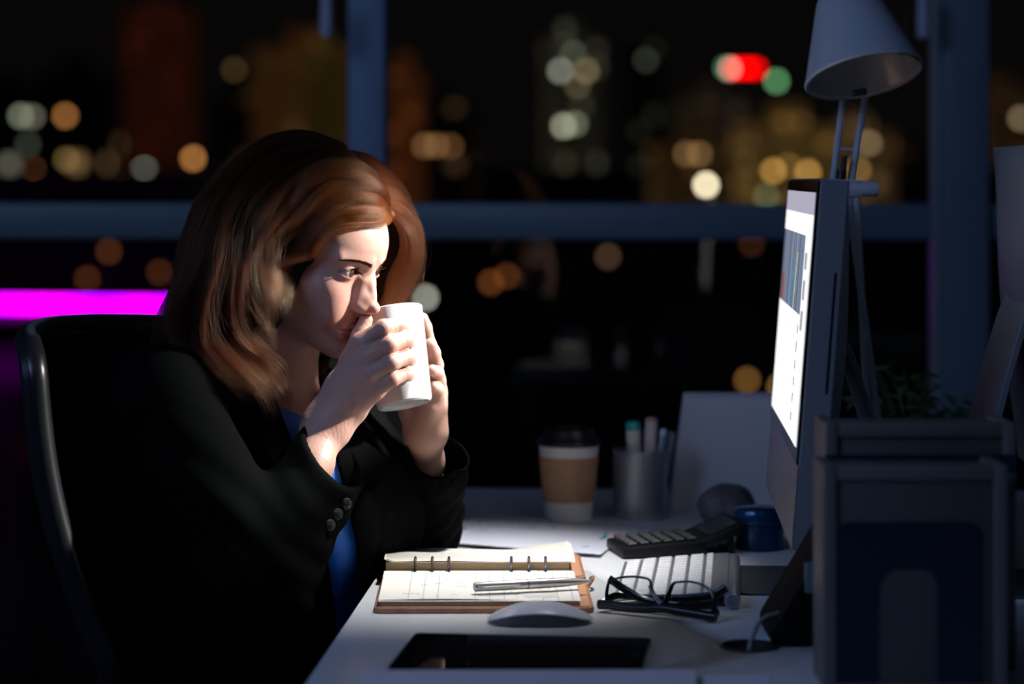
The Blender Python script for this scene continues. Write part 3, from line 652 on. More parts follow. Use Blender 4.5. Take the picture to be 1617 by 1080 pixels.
# ---- pen lying on the page
pa, pb = P(747, 926, 2.655), P(934, 917, 2.70)
pz = DESK+.0215; pa = onz(748, 927, pz); pb = onz(934, 917, pz)
M_silver = mat('polished_steel', (.66, .64, .62), .30, .75)
dv = pb-pa; Lp = dv.length; qp = Vector((0, 0, 1)).rotation_difference(dv).to_matrix().to_4x4()
pen = thing('ballpoint_pen', 'silver ballpoint pen with clip lying across the organizer page', 'pen', pa)
MB().lathe([(.0001, 0), (.0044, .0004), (.0052, .002), (.0054, Lp*.45)], qp, 24).build('upper_barrel', M_silver, pen)
MB().lathe([(.0054, Lp*.455), (.0055, Lp*.47), (.0051, Lp*.75), (.0036, Lp*.90), (.0014, Lp*.975), (.0006, Lp), (.0001, Lp)], qp, 24).build('lower_barrel', M_silver, pen)
MB().lathe([(.0055, Lp*.45), (.0057, Lp*.452), (.0055, Lp*.456)], qp, 24).build('centre_band', M_black, pen)
cs = dv.normalized(); sd = Vector((0, -1, 0)); sd = (sd-cs*sd.dot(cs)).normalized()
MB().tube([cs*.004+sd*.005, cs*.006+sd*.0085, cs*.010+sd*.0092, cs*(Lp*.36)+sd*.0078, cs*(Lp*.375)+sd*.0060], .0016, 8).build('clip', M_silver, pen)
# ---- mouse
ma, mb_ = onz(769, 990), onz(939, 992)
mo = thing('computer_mouse', 'low white and silver wireless mouse in front of the organizer', 'mouse', (ma+mb_)/2+Vector((0, .030, 0)), (0, 0, math.radians(-2)))
LX, LY = (mb_-ma).length/2, .029
def mgrid(z0f, z1f, name, m, k0=.995):
    nu, nv = 40, 24; vs = []; fs = []
    for side in (0, 1):
        for j in range(nv+1):
            for i in range(nu+1):
                u = -1+2*i/nu; v = -1+2*j/nv
                ww = LY*(1-abs(u)**3.2)**.42*(1-.05*u) if abs(u) < 1 else 0
                ww = max(ww, .0005)
                x = LX*u*k0; y = ww*v*k0
                e = (1-u*u); zt = .0045+.0175*(1-abs(u)**2.1)*(1-.42*v*v)
                zb = .0045+.0120*(1-abs(u)**2.0)*(1-.0*v*v)*(.75)
                vs.append((x, y, z1f(zt, zb, u, v) if side else z0f(zt, zb, u, v)))
    N0 = (nu+1)*(nv+1)
    for j in range(nv):
        for i in range(nu):
            a = j*(nu+1)+i; b = a+1; c = a+nu+2; d_ = a+nu+1; fs += [(N0+a, N0+b, N0+c, N0+d_), (a, d_, c, b)]
    rim = [i for i in range(nu+1)]+[(j+1)*(nu+1)-1 for j in range(1, nv+1)]+[nv*(nu+1)+i for i in range(nu-1, -1, -1)]+[j*(nu+1) for j in range(nv-1, 0, -1)]
    fs += [(rim[i], rim[(i+1) % len(rim)], N0+rim[(i+1) % len(rim)], N0+rim[i]) for i in range(len(rim))]
    return MB().add(vs, fs).build(name, m, mo, ang=55)
mgrid(lambda zt, zb, u, v: min(zb, zt-.0015), lambda zt, zb, u, v: zt, 'top_shell', mat('mouse_white', (.70, .72, .76), .22))
mgrid(lambda zt, zb, u, v: .0008+.0022*abs(u)**6, lambda zt, zb, u, v: max(min(zb, zt-.0015)-.0004, .0035), 'underside', mat('mouse_under', (.10, .11, .12), .35, .6), .95)
# ---- tablet
TD = onz(655, 997, DESK+.008); TC = onz(1030, 1005, DESK+.008); tu = (TC-TD).normalized(); tn = Vector((tu.y, -tu.x, 0))
tc_ = (TC+TD)/2+tn*.089
tb = thing('tablet_computer', 'black glass tablet lying face up at the desk front', 'tablet', Vector((tc_.x, tc_.y, DESK)), (0, 0, math.atan2(tu.y, tu.x)))
Wt, Ht = (TC-TD).length, .178
MB().prism(rrect(Wt, Ht, .008), .0003, .0060).build('back_shell', mat('tablet_shell', (.05, .05, .055), .4, .6), tb, .0015)
MB().prism(rrect(Wt-.0015, Ht-.0015, .0075), .0060, .0070).build('bezel_glass', M_gloss, tb, .0003, seg=1)
MB().prism(rrect(.197, .148, .001), .0070, .00706).build('display', mat('tablet_display', (.008, .008, .01), .04), tb, smooth=False)
MB().lathe([(.0045, .0070), (.0045, .00712), (.0040, .00708)], Matrix.Translation((Wt/2-.011, 0, 0)), 20).build('home_button', M_black, tb)
# ---- papers at the near edge
def flat_sheet(pts, z, th, m, label, group=None, n=1):
    o_ = Vector((pts[0].x, pts[0].y, DESK)); k = MB(); k.prism([(p_.x-o_.x, p_.y-o_.y) for p_ in pts], z, z+th)
    return tag(k.build('paper_sheet', m, smooth=False, loc=o_), label, 'paper', group)
q = [onz(560, 1110, DESK+.0085), onz(1105, 1110, DESK+.0085), onz(1096, 1057, DESK+.0085), onz(568, 1058, DESK+.0085)]
flat_sheet(q, .0074, .0011, M_paper2, 'pale lavender paper pile cut by the bottom edge below the tablet', 'papers at the near desk edge')
q = [onz(1105, 1120), onz(1230, 1120), onz(1214, 1068), onz(1112, 1068)]
flat_sheet(q, .0002, .0010, M_paper2, 'small pale sheet at the bottom edge under the cable hole', 'papers at the near desk edge')
# ---- glasses (upside down, temples folded)
GL, GR = onz(944, 966), onz(1131, 985)
gu = (GR-GL); GWd = gu.length; gu.normalize()
gl = thing('eyeglasses', 'black framed eyeglasses lying upside down before the keyboard', 'eyeglasses', GL, (0, 0, math.atan2(gu.y, gu.x)))
M_acet = mat('black_acetate', (.008, .008, .009), .22)
sG = F/2.56
def gp(px, py, back=0.0):     # point of the frame plane (leaning back) from a picture position
    t = (px-944)/(1131-944); zz = ((966+19*t)-py)/sG; return (t*GWd, zz*.30+back, .0045+zz*.96)
def gt(pts, r, name='rim', flat=.6, back=0): return MB().tube([gp(a, b, back) for a, b in pts], r, 10, flat=flat, up=(0, 1, 0)).build(name, M_acet, gl)
def cm(pts, n=8):
    """Catmull-Rom through points"""
    pts = [np.array(p_, float) for p_ in pts]; out = []
    P_ = [2*pts[0]-pts[1]]+pts+[2*pts[-1]-pts[-2]]
    for i in range(1, len(P_)-2):
        for t in np.linspace(0, 1, n, endpoint=False):
            a, b, c, d_ = P_[i-1], P_[i], P_[i+1], P_[i+2]
            out.append(.5*((2*b)+(-a+c)*t+(2*a-5*b+4*c-d_)*t*t+(-a+3*b-3*c+d_)*t**3))
    out.append(pts[-1]); return out
# thick brow bar (now at the bottom)
bar = cm([(945, 961), (965, 962), (990, 966), (1020, 968), (1044, 967), (1070, 971), (1100, 976), (1130, 981)])
k = MB(); k.tube([gp(a, b) for a, b in bar], .0052, 12, flat=1.0, up=(0, 1, 0)); k.build('brow_bar', M_acet, gl)
rimL = cm([(957, 960), (955, 940), (957, 925), (970, 919), (990, 917), (1010, 919), (1021, 924), (1026, 940), (1034, 952), (1044, 962)])
rimR = cm([(1048, 962), (1053, 945), (1058, 929), (1068, 926), (1085, 926), (1103, 931), (1117, 941), (1124, 955), (1126, 975)])
k = MB(); n_ = len(rimL); k.tube([gp(a, b) for a, b in rimL], [.0016+.0026*max(0, (i/n_-.62)/.38)+.0012*max(0, (.25-i/n_)/.25) for i in range(n_)], 10, flat=.8, up=(0, 1, 0)); k.build('lens_rim', M_acet, gl)
k = MB(); n_ = len(rimR); k.tube([gp(a, b) for a, b in rimR], [.0016+.0024*max(0, (.35-i/n_)/.35)+.0022*max(0, (i/n_-.6)/.4) for i in range(n_)], 10, flat=.8, up=(0, 1, 0)); k.build('lens_rim', M_acet, gl)
k = MB(); k.tube([gp(a, b) for a, b in cm([(1022, 932), (1030, 946), (1040, 956), (1050, 957), (1056, 948)])], .0030, 10, flat=.7, up=(0, 1, 0)); k.build('nose_bridge', M_acet, gl)
Mlens = glass_mat(); Mlens.name = 'lens_glass'
for rim, lo in ((rimL, [(1040, 966), (1000, 965), (965, 962)]), (rimR, [(1120, 976), (1080, 972), (1052, 968)])):
    pts = [gp(a, b) for a, b in list(rim)+lo]; n_ = len(pts); MB().add(pts+[(x, y+.0012, z) for x, y, z in pts], [tuple(range(n_)), tuple(range(2*n_-1, n_-1, -1))]+[(i, (i+1) % n_, n_+(i+1) % n_, n_+i) for i in range(n_)]).build('lens', Mlens, gl, smooth=False)
def g3(px, py, back):
    x, y, z = gp(px, py); return (x, y+back, z)
k = MB(); k.tube([g3(*a) for a in cm([(947, 960, .004), (960, 951, .018), (1000, 957, .03), (1060, 960, .034), (1100, 955, .036), (1118, 944, .038)])], [.0040]*20+[.0046]*21, 10, flat=.7); k.build('temple', M_acet, gl)
k = MB(); k.tube([g3(*a) for a in cm([(1129, 976, .004), (1110, 968, .016), (1070, 968, .022), (1010, 961, .020), (975, 942, .016), (949, 922, .010)])], [.0040]*20+[.0046]*21, 10, flat=.7); k.build('temple', M_acet, gl)
# ---- cable and black sloping device
hz = hole
cab = MB().tube([tuple(v) for v in cm([(hz.x-.004, hz.y-.01, DESK-.08), (hz.x-.002, hz.y-.008, DESK-.01), (hz.x+.004, hz.y-.002, DESK+.014), (hz.x+.014, hz.y+.008, DESK+.026), (hz.x+.032, hz.y+.02, DESK+.030)], 8)], .0024, 10).build('power_cable', mat('grey_cable', (.22, .23, .26), .5))
tag(cab, 'grey cable rising out of the round desk hole', 'cable')
A_, B_ = P(1216, 1004, 2.44), P(1300, 872, 2.50)
k = MB()
y0, y1 = 2.40, 2.52
pr = [((1213-CX)*2.44/F, DESK+.001), ((1420-CX)*2.44/F, DESK+.001), ((1420-CX)*2.44/F, DESK+.03), ((1326-CX)*2.44/F, DESK+.112), ((1303-CX)*2.44/F, DESK+.112), ((1211-CX)*2.44/F, DESK+.014)]
vs = [(x, y0, z) for x, z in pr]+[(x, y1, z) for x, z in pr]; n_ = len(pr)
fn = thing('wedge_stand', 'plain black wedge shaped stand left of the document boxes', 'stand', (pr[0][0], 2.46, DESK))
k.add([(x-pr[0][0], y-2.46, z-DESK) for x, y, z in vs], [tuple(range(n_)), tuple(range(2*n_-1, n_-1, -1))]+[(i, n_+i, n_+(i+1) % n_, (i+1) % n_) for i in range(n_)])
k.build('stand_body', mat('matt_black', (.003, .003, .0035), .7, 0, .1), fn, .004)
MB().box((.02, -.0635, .055), (.032, -.058, .085)).build('clip', mat('clip_teal', (.12, .20, .22), .4), fn, .001, loc=(.012, 0, 0))
# ---- document boxes
M_box = mat('box_grey', (.080, .080, .072), .6); M_boxe = mat('box_edge', (.15, .135, .125), .5); M_navy = mat('box_navy', (.004, .012, .03), .55)
def docbox(px0, px1, pytop, d, dep, label, navy=True):
    s = F/d; x0, x1 = (px0-CX)/s, (px1-CX)/s; W_ = x1-x0; H_ = (CH-(pytop-HY)/s)-DESK
    t = thing('document_box', label, 'file box', (x0, d, DESK), group='document boxes at the right')
    k = MB(); w_ = .0125
    k.box((0, 0, 0), (w_, dep, H_)); k.box((W_-w_, 0, 0), (W_, dep, H_)); k.box((w_, dep-.006, 0), (W_-w_, dep, H_-.004)); k.box((w_, 0, 0), (W_-w_, dep, .006)); k.box((w_, .001, H_-.014), (W_-w_, .010, H_))
    k.build('box_frame', M_boxe, t, .002)
    MB().box((w_, .004, .006), (W_-w_*.8, .010, H_-.012)).build('face_panel', M_box, t, .001)
    MB().box((w_, .010, H_-.010), (W_-w_, dep-.006, H_-.004)).build('lid', M_box, t, .002)
    if navy:
        a0, a1, z1 = (1325-px0)/s, (1548-px0)/s, H_-(825-735)/s; i0, i1, zi = (1384-px0)/s, (1481-px0)/s, H_-(895-735)/s
        r = .009; ro = .020; pts = [(a0, .004), (a0, z1-r)]+[(a0+r-r*math.cos(q_), z1-r+r*math.sin(q_)) for q_ in np.linspace(.2, 1.5, 6)]+[(a1-r+r*math.sin(q_), z1-r+r*math.cos(q_)) for q_ in np.linspace(.1, 1.5, 6)]+[(a1, .004), (i1, .004), (i1, zi-ro)]
        pts += [(i1-ro+ro*math.cos(q_), zi-ro+ro*math.sin(q_)) for q_ in np.linspace(.1, 1.5, 7)]+[(i0+ro-ro*math.sin(q_), zi-ro+ro*math.cos(q_)) for q_ in np.linspace(.1, 1.5, 7)]+[(i0, zi-ro), (i0, .004)]
        MB().prism(pts, 0, .003, Matrix(((1, 0, 0, 0), (0, 0, -1, .0042), (0, 1, 0, 0), (0, 0, 0, 1)))).build('navy_arch', M_navy, t, smooth=False)
    else: MB().box((0, -.001, H_-.046), (W_, .003, H_-.030)).build('navy_band', M_navy, t, smooth=False)
    return t
docbox(1300, 1592, 735, 2.20, .075, 'front grey document box with navy arch shaped panel')
docbox(1303, 1605, 668, 2.292, .085, 'rear grey document box with navy band, rising behind the front one', False)
# ---- potted plant behind the boxes
p = Vector(((1450-CX)*3.33/F, 3.33, DESK))
pl = thing('potted_plant', 'dark leafy potted plant behind the document boxes', 'plant', p)
MB().lathe([(.045, 0), (.05, .003), (.062, .09), (.065, .095), (.063, .10), (.058, .095), (.055, .085), (.0001, .085)], n=40).build('pot', mat('pot_grey', (.18, .19, .2), .6), pl)
M_stem = mat('plant_stem', (.08, .12, .04), .6)
M_leafg = noisy(mat('leaf_green', (.07, .16, .05), .45), 40, (.05, .12, .035), (.10, .20, .07))
vs = [(0, 0, 0), (-.0042, .006, .001), (-.0050, .013, .0018), (-.003, .019, .001), (0, .023, -.001), (.003, .019, .001), (.0050, .013, .0018), (.0042, .006, .001), (0, .012, 0)]
lm = MB().add(vs, [(0, 1, 8), (1, 2, 8), (2, 3, 8), (3, 4, 8), (4, 5, 8), (5, 6, 8), (6, 7, 8), (7, 0, 8)]).mesh('leaf'); lm.materials.append(M_leafg); lm.shade_smooth()
k = MB(); nl = 0
for i in range(34):
    a = rnd.uniform(0, 6.28); l = rnd.uniform(.07, .17); out = rnd.uniform(.25, .95)
    if i < 6: a = rnd.uniform(-.5, .3); l = rnd.uniform(.10, .15); out = rnd.uniform(.8, 1.15)
    pts = [Vector((math.cos(a)*(.02+l*out*s**1.3)*1.0, math.sin(a)*(.02+l*out*s**1.3)*.6, .085+l*.80*s*(1-.22*s*out))) for s in np.linspace(0, 1, 9)]
    k.tube(pts, [.0016*(1-.6*s) for s in np.linspace(0, 1, 9)], 5)
    for j in range(2, 9):
        for sgn in (-1, 1):
            if nl >= 295: continue
            o = bpy.data.objects.new('leaf', lm); COL.objects.link(o); o.parent = pl; o.location = pts[j]
            s_ = rnd.uniform(.8, 1.35); o.scale = (s_, s_, s_); o.rotation_euler = (rnd.uniform(-.5, .8), rnd.uniform(-.6, .6), a+sgn*rnd.uniform(.6, 1.6)-1.57); nl += 1
k.build('stems', M_stem, pl)
# ---- paper tray beyond the right box
q = [onz(1596, 822), onz(1720, 822), onz(1730, 806), onz(1600, 806)]
k = MB().prism([(a.x-q[0].x, a.y-q[0].y) for a in q], .0003, .028); tag(k.build('paper_stack', M_paper2, loc=q[0], bevel=.0006), 'white paper stack right of the document boxes', 'paper')
# ---------------------------------------------------------------- implicit surfaces, meshed with sparse surface nets
def V3(*a): return np.array(a, float)
def smin(a, b, k):
    h = np.clip(.5+.5*(b-a)/k, 0, 1); return b+(a-b)*h-k*h*(1-h)
def smax(a, b, k): return -smin(-a, -b, k)
def s_ell(p, c, r, R=None):
    q = p-np.asarray(c, float)
    if R is not None: q = q @ R
    r = np.asarray(r, float); k0 = np.linalg.norm(q/r, axis=1); k1 = np.linalg.norm(q/(r*r), axis=1)+1e-9
    return k0*(k0-1)/k1
def s_cap(p, a, b, ra, rb=None):
    a = np.asarray(a, float); b = np.asarray(b, float); rb = ra if rb is None else rb
    ab = b-a; t = np.clip((p-a) @ ab/(ab @ ab), 0, 1); return np.linalg.norm(p-a-t[:, None]*ab, axis=1)-(ra+(rb-ra)*t)
def s_chain(p, pts, rs, k):
    d = None
    for i in range(len(pts)-1):
        e = s_cap(p, pts[i], pts[i+1], rs[i], rs[i+1]); d = e if d is None else smin(d, e, k)
    return d
def surf(f, lo, hi, h, B=8, slack=1.3):
    lo = np.asarray(lo, float); hi = np.asarray(hi, float); nb = np.ceil((hi-lo)/(h*B)).astype(int)
    I = np.stack(np.meshgrid(*[np.arange(n) for n in nb], indexing='ij'), -1).reshape(-1, 3)
    c = lo+(I+.5)*h*B; I = I[np.abs(f(c)) < h*B*.87*slack+.001]
    g = np.stack(np.meshgrid(*[np.arange(B+1)]*3, indexing='ij'), -1).reshape(-1, 3)
    D = np.empty((len(I), (B+1)**3), np.float32)
    for s in range(0, len(I), 400):
        q = lo+(I[s:s+400, None, :]*B+g[None])*h; D[s:s+400] = f(q.reshape(-1, 3)).reshape(-1, (B+1)**3)
    D = D.reshape(-1, B+1, B+1, B+1); D[D == 0] = 1e-7
    S = D < 0
    cs = np.zeros((len(I), B, B, B), int)
    for o in np.ndindex(2, 2, 2): cs += S[:, o[0]:o[0]+B, o[1]:o[1]+B, o[2]:o[2]+B]
    act = (cs > 0) & (cs < 8); ib, ix, iy, iz = np.nonzero(act)
    cell = I[ib]*B+np.stack([ix, iy, iz], 1)
    acc = np.zeros((len(cell), 3)); cnt = np.zeros(len(cell))
    for ax_ in range(3):
        for o in np.ndindex(2, 2):
            oo = [0, 0, 0]; k = 0
            for a in range(3):
                if a != ax_: oo[a] = o[k]; k += 1
            o2 = list(oo); o2[ax_] = 1
            d0 = D[ib, ix+oo[0], iy+oo[1], iz+oo[2]]; d1 = D[ib, ix+o2[0], iy+o2[1], iz+o2[2]]; m = (d0 < 0) != (d1 < 0)
            t = np.where(m, d0/np.where(m, d0-d1, 1), 0); pt = np.tile(np.array(oo, float), (len(cell), 1)); pt[:, ax_] = t
            acc[m] += pt[m]; cnt[m] += 1
    vert = lo+(cell+acc/cnt[:, None])*h
    big = np.int64(1 << 20); key = (cell[:, 0]*big+cell[:, 1])*big+cell[:, 2]; order = np.argsort(key); ks = key[order]
    def find(c_):
        k = (c_[:, 0]*big+c_[:, 1])*big+c_[:, 2]; j = np.clip(np.searchsorted(ks, k), 0, len(ks)-1); return np.where(ks[j] == k, order[j], -1)
    quads = []
    for ax_ in range(3):
        sl = [slice(0, B)]*3; s0 = S[:, :B, :B, :B]; sh = [slice(0, B)]*3; sh[ax_] = slice(1, B+1); s1 = S[(slice(None),)+tuple(sh)]
        jb, jx, jy, jz = np.nonzero(s0 != s1); gpt = I[jb]*B+np.stack([jx, jy, jz], 1); inside = s0[jb, jx, jy, jz]
        u, v = [(1, 2), (2, 0), (0, 1)][ax_]; eu = np.zeros(3, int); eu[u] = 1; ev = np.zeros(3, int); ev[v] = 1
        q = np.stack([find(gpt-eu-ev), find(gpt-ev), find(gpt), find(gpt-eu)], 1)
        q = np.where(inside[:, None], q, q[:, ::-1]); quads.append(q[(q >= 0).all(1)])
    return vert, np.concatenate(quads)
def np_mesh(name, v, q):
    me = bpy.data.meshes.new(name); v = np.asarray(v, np.float32); q = np.asarray(q, np.int32)
    me.vertices.add(len(v)); me.vertices.foreach_set('co', v.ravel()); me.loops.add(q.size); me.loops.foreach_set('vertex_index', q.ravel())
    me.polygons.add(len(q)); me.polygons.foreach_set('loop_start', np.arange(0, q.size, 4, dtype=np.int32)); me.update(calc_edges=True); me.validate(); me.shade_smooth(); return me
def vcol(me, c, name='col'):
    a = me.color_attributes.new(name, 'FLOAT_COLOR', 'POINT'); k = np.ones((len(me.vertices), 4), np.float32); k[:, :3] = c; a.data.foreach_set('color', k.ravel())
def vn(p, scale, seed=0):
    """cheap smooth pseudo noise"""
    r = np.random.default_rng(seed); s = np.zeros(len(p))
    for i in range(5):
        k = r.normal(size=3)*scale; s += np.sin(p @ k+r.uniform(0, 6.28))
    return s/5
def PP(*a): return np.array(P(*a))
# ---------------------------------------------------------------- head
HS = .01*.945                                    # centimetres of the head model to metres
def rotm(ax_, a):
    return np.array(Matrix.Rotation(a, 3, ax_))
HR = rotm('Z', math.radians(-27.5)) @ rotm('Y', math.radians(20)) @ rotm('X', math.radians(0))
NAS = V3(9.55, 0, .4)
HT = PP(586, 430, 2.775)-HR @ (NAS*HS)
def to_head(p): return ((p-HT) @ HR)/HS
def from_head(q): return (np.asarray(q, float)*HS) @ HR.T+HT
EYE = 3.05
def f_head(w):
    p = to_head(w); q = p.copy(); q[:, 1] = np.abs(q[:, 1]); L = q
    d = s_ell(p, (.2, 0, 3.0), (8.9, 7.1, 8.2))
    d = smin(d, s_ell(p, (4.6, 0, 2.6), (5.2, 6.0, 4.6)), 1.5)
    d = smin(d, s_ell(p, (3.9, 0, -3.6), (5.25, 5.5, 6.6)), 1.6)
    d = smin(d, s_ell(L, (6.0, 3.7, -2.6), (2.3, 2.1, 2.0)), 1.9)            # cheek bones
    d = smin(d, s_ell(L, (7.2, 2.7, -4.9), (1.9, 2.1, 2.6)), 1.2)            # cheeks
    d = smin(d, s_cap(L, (.6, 5.3, -5.0), (6.8, 1.8, -9.5), 1.2, 1.15), 2.4)   # jaw
    d = smin(d, s_ell(p, (8.0, 0, -10.0), (1.5, 1.9, 1.35)), 1.1)             # chin
    d = smin(d, s_cap(L, (9.0, 1.0, 1.55), (7.4, 4.7, 1.7), .75, .7), .9)     # brow ridge
    d = smax(d, -s_ell(L, (10.1, EYE+.15, .05), (1.45, 1.75, 1.15)), .9)      # sockets
    # eye lids over the eyeball
    d = smin(d, s_ell(L, (7.62, EYE, 0), (1.42, 1.45, 1.36)), .35)
    # nose
    n = s_cap(p, (9.0, 0, 1.1), (10.6, 0, -2.3), .62, .66)
    n = smin(n, s_ell(p, (11.25, 0, -3.55), (.92, .84, .80)), .7)
    n = smin(n, s_ell(L, (10.05, 1.02, -4.05), (.95, .56, .62)), .42)
    n = smin(n, s_ell(L, (10.45, .55, -3.95), (.95, .70, .62)), .4)
    n = smin(n, s_cap(p, (10.9, 0, -4.1), (9.7, 0, -4.9), .42, .40), .35)
    n = smin(n, s_ell(L, (10.05, .62, -3.05), (.95, .66, 1.1)), .5)
    n = smin(n, s_cap(L, (9.15, .75, -.9), (9.4, 1.3, -3.5), .85, .75), .9)
    d = smin(d, n, .65)
    # mouth
    d = smin(d, s_ell(p, (8.6, 0, -7.1), (1.25, 2.5, 1.9)), .9)
    up = s_chain(L, [(9.80, 0, -6.60), (9.68, .7, -6.58), (8.95, 2.45, -7.15)], [.32, .32, .10], .2)
    lw = s_chain(L, [(9.55, 0, -7.70), (9.42, .8, -7.62), (8.9, 2.35, -7.25)], [.42, .38, .10], .2)
    d = smin(d, up, .35); d = smin(d, lw, .38)
    d = smax(d, -s_chain(L, [(10.25, 0, -7.12), (9.85, 1.0, -7.1), (9.1, 2.6, -7.25)], [.10, .12, .08], .1), .14)
    d = smax(d, -s_cap(L, (9.9, 1.9, -5.2), (8.9, 3.3, -7.2), .14, .22), .7)  # fold beside the mouth
    d = smax(d, -s_cap(p, (10.35, 0, -5.4), (10.4, 0, -6.1), .16), .3)
    d = smin(d, s_ell(L, (-.9, 6.75, -1.6), (1.5, .45, 2.6)), .5)             # ears, under the hair
    # almond opening
    yy = L[:, 1]-EYE; t = yy/1.56
    zu = .66*(1-np.abs(t+.12)**2.2)+.10*t; zl = -.46*(1-np.abs(t-.15)**2.2)+.06*t
    op = np.maximum(np.maximum(L[:, 2]-zu, zl-L[:, 2]), np.maximum(np.abs(yy)-1.50, 7.9-L[:, 0]))
    d = smax(d, -op, .12)
    # fold of the upper lid
    r_ = np.linalg.norm(L-V3(7.62, EYE, 0), axis=1); zc = 1.0*(1-np.abs(t+.05)**2.4)+.12*t
    d += .055*np.exp(-((L[:, 2]-zc)/.10)**2)*(np.abs(t) < 1.1)*(L[:, 0] > 7.4)
    d += .006*vn(p, 3.2, 3)
    # neck
    d = smin(d, (s_neck(w)/HS), 1.6)
    return d*HS
NKB = PP(405, 668, 2.86); NKT = from_head((-1.2, 0, -5.5))
NOTCH = PP(455, 668, 2.83)
def s_neck(w):
    d = s_cap(w, NKT, NKB, .054, .055)
    a = from_head((-2.5, 6.2, -3)); b = from_head((-2.5, -6.2, -3))
    d = smin(d, s_cap(w, from_head((-2.2, -5.6, -4.5)), NOTCH+V3(-.012, -.012, .0), .012, .008), .022)
    d = smin(d, s_cap(w, from_head((-2.2, 5.6, -4.5)), NOTCH+V3(.0, .014, .0), .012, .008), .022)
    # chest and shoulders
    d = smin(d, s_ell(w, PP(412, 780, 2.88), (.095, .13, .14)), .06)
    d = smin(d, s_cap(w, NOTCH+V3(-.006, -.012, -.006), PP(330, 640, 2.70), .011, .013), .02)
    d = smin(d, s_cap(w, NOTCH+V3(.004, .014, -.006), PP(500, 632, 3.0), .011, .013), .02)
    d = smax(d, -s_ell(w, NOTCH+V3(.012, 0, .004), (.012, .012, .012)), .014)
    return d
def build_head():
    c = from_head((1, 0, -1)); v, q = surf(f_head, c-V3(.15, .135, .22), c+V3(.15, .135, .15), .00105)
    return v, q
# ---------------------------------------------------------------- mug
MA = PP(639, 640, 2.800); MAX = V3(-.19, .23, .955); MAX /= np.linalg.norm(MAX); MHT = .112
def mugpt(z): return MA+MAX*z
# ---------------------------------------------------------------- hands
def mug_sdf(w):
    q = w-MA; z = q @ MAX; r = np.linalg.norm(q-z[:, None]*MAX, axis=1); R = .0325+.0085*np.clip(z/MHT, 0, 1)
    return np.maximum(r-R, np.maximum(-z, z-MHT))
def on_mug(px, py, off, side=-1):
    """point near the mug wall seen at px,py (camera side = -1, far side = +1), 'off' outside the wall"""
    lo, hi = (2.6, 2.82) if side < 0 else (2.82, 3.0)
    ds = np.linspace(lo, hi, 400); w = np.array([PP(px, py, a) for a in ds]); s = mug_sdf(w)-off
    ok = np.nonzero(s < 0)[0]
    if len(ok): return w[ok[0] if side < 0 else ok[-1]]
    return w[np.argmin(s)]
FR = .0086
def finger(w, pts, rs=None, k=.004):
    rs = rs or [.0100, .0088, .0080, .0072]
    return s_chain(w, pts, rs, k)
# near (right) hand: joints knuckle, middle joint, end joint, tip
NHAND = [
 [PP(572, 541, 2.742), PP(606, 518, 2.733), PP(630, 513, 2.748), on_mug(637, 516, .0068)],
 [PP(584, 563, 2.733), PP(615, 544, 2.726), PP(639, 536, 2.744), on_mug(645, 541, .0070)],
 [PP(588, 590, 2.731), PP(618, 572, 2.724), PP(642, 564, 2.742), on_mug(648, 568, .0066)],
 [PP(592, 616, 2.734), PP(619, 598, 2.730), PP(641, 590, 2.746), on_mug(646, 593, .0060)]]
NW = PP(516, 672, 2.752)                            # wrist
NTH = [PP(536, 622, 2.765), PP(553, 570, 2.768), PP(569, 530, 2.774), PP(578, 505, 2.779)]
NEL = PP(403, 925, 2.63)
def f_nhand(w):
    d = None
    for i, f in enumerate(NHAND):
        rs = [[.0112, .0098, .0092, .0078], [.0114, .0100, .0095, .0080], [.0110, .0096, .0090, .0076], [.0100, .0088, .0083, .0068]][i]
        e = finger(w, f, rs)
        d = e if d is None else smin(d, e, .0016)
    p = None
    for i, f in enumerate(NHAND):
        wr = NW+V3(.008*(i-1.5), 0, .003*(1.5-i)); r = [.013, .0135, .013, .012][i]
        c_ = (f[0]*.45+wr*.55)+V3(0, .008, 0)
        e = s_chain(w, [f[0]+V3(-.001, .002, 0), c_, wr], [.0112, r, .016], .01); p = e if p is None else smin(p, e, .012)
        e2 = s_cap(w, f[0]+V3(0, -.0015, 0), NW+V3(.003*(i-1.5), -.0135, 0), .0088, .004); p = smin(p, e2, .008)   # tendons
    t = s_chain(w, NTH, [.014, .0120, .0098, .0078], .006); t = smin(t, s_cap(w, NW+V3(.002, .008, 0), NTH[0], .015, .015), .012)
    p = smin(p, t, .008)
    d = smin(d, p, .006)
    fa = s_chain(w, [NW+V3(-.001, .004, 0), NW+(NEL-NW)*.25, NEL], [.0215, .026, .036], .01)
    fa = smin(fa, s_ell(w, NW+V3(.012, -.011, -.004), (.008, .007, .008)), .012)
    d = smin(d, fa, .018)
    d = smax(d, -(mug_sdf(w)-.0002), .002)
    d += .00018*vn(w, 900, 5)
    return d
FHAND = [
 [PP(682, 575, 2.876), PP(678, 545, 2.870), PP(671, 517, 2.858), PP(667, 503, 2.852)],
 [PP(688, 600, 2.868), PP(688, 576, 2.852), PP(684, 557, 2.838), PP(680, 544, 2.830)],
 [PP(690, 620, 2.860), PP(692, 602, 2.846), PP(690, 589, 2.832), PP(683, 585, 2.822)],
 [PP(688, 642, 2.853), PP(690, 626, 2.838), PP(690, 615, 2.830), PP(685, 611, 2.824)]]
FWR = PP(672, 682, 2.866); FEL = PP(656, 828, 2.99)
FTH = [PP(648, 650, 2.862), PP(630, 600, 2.875), PP(612, 560, 2.872), PP(606, 540, 2.868)]
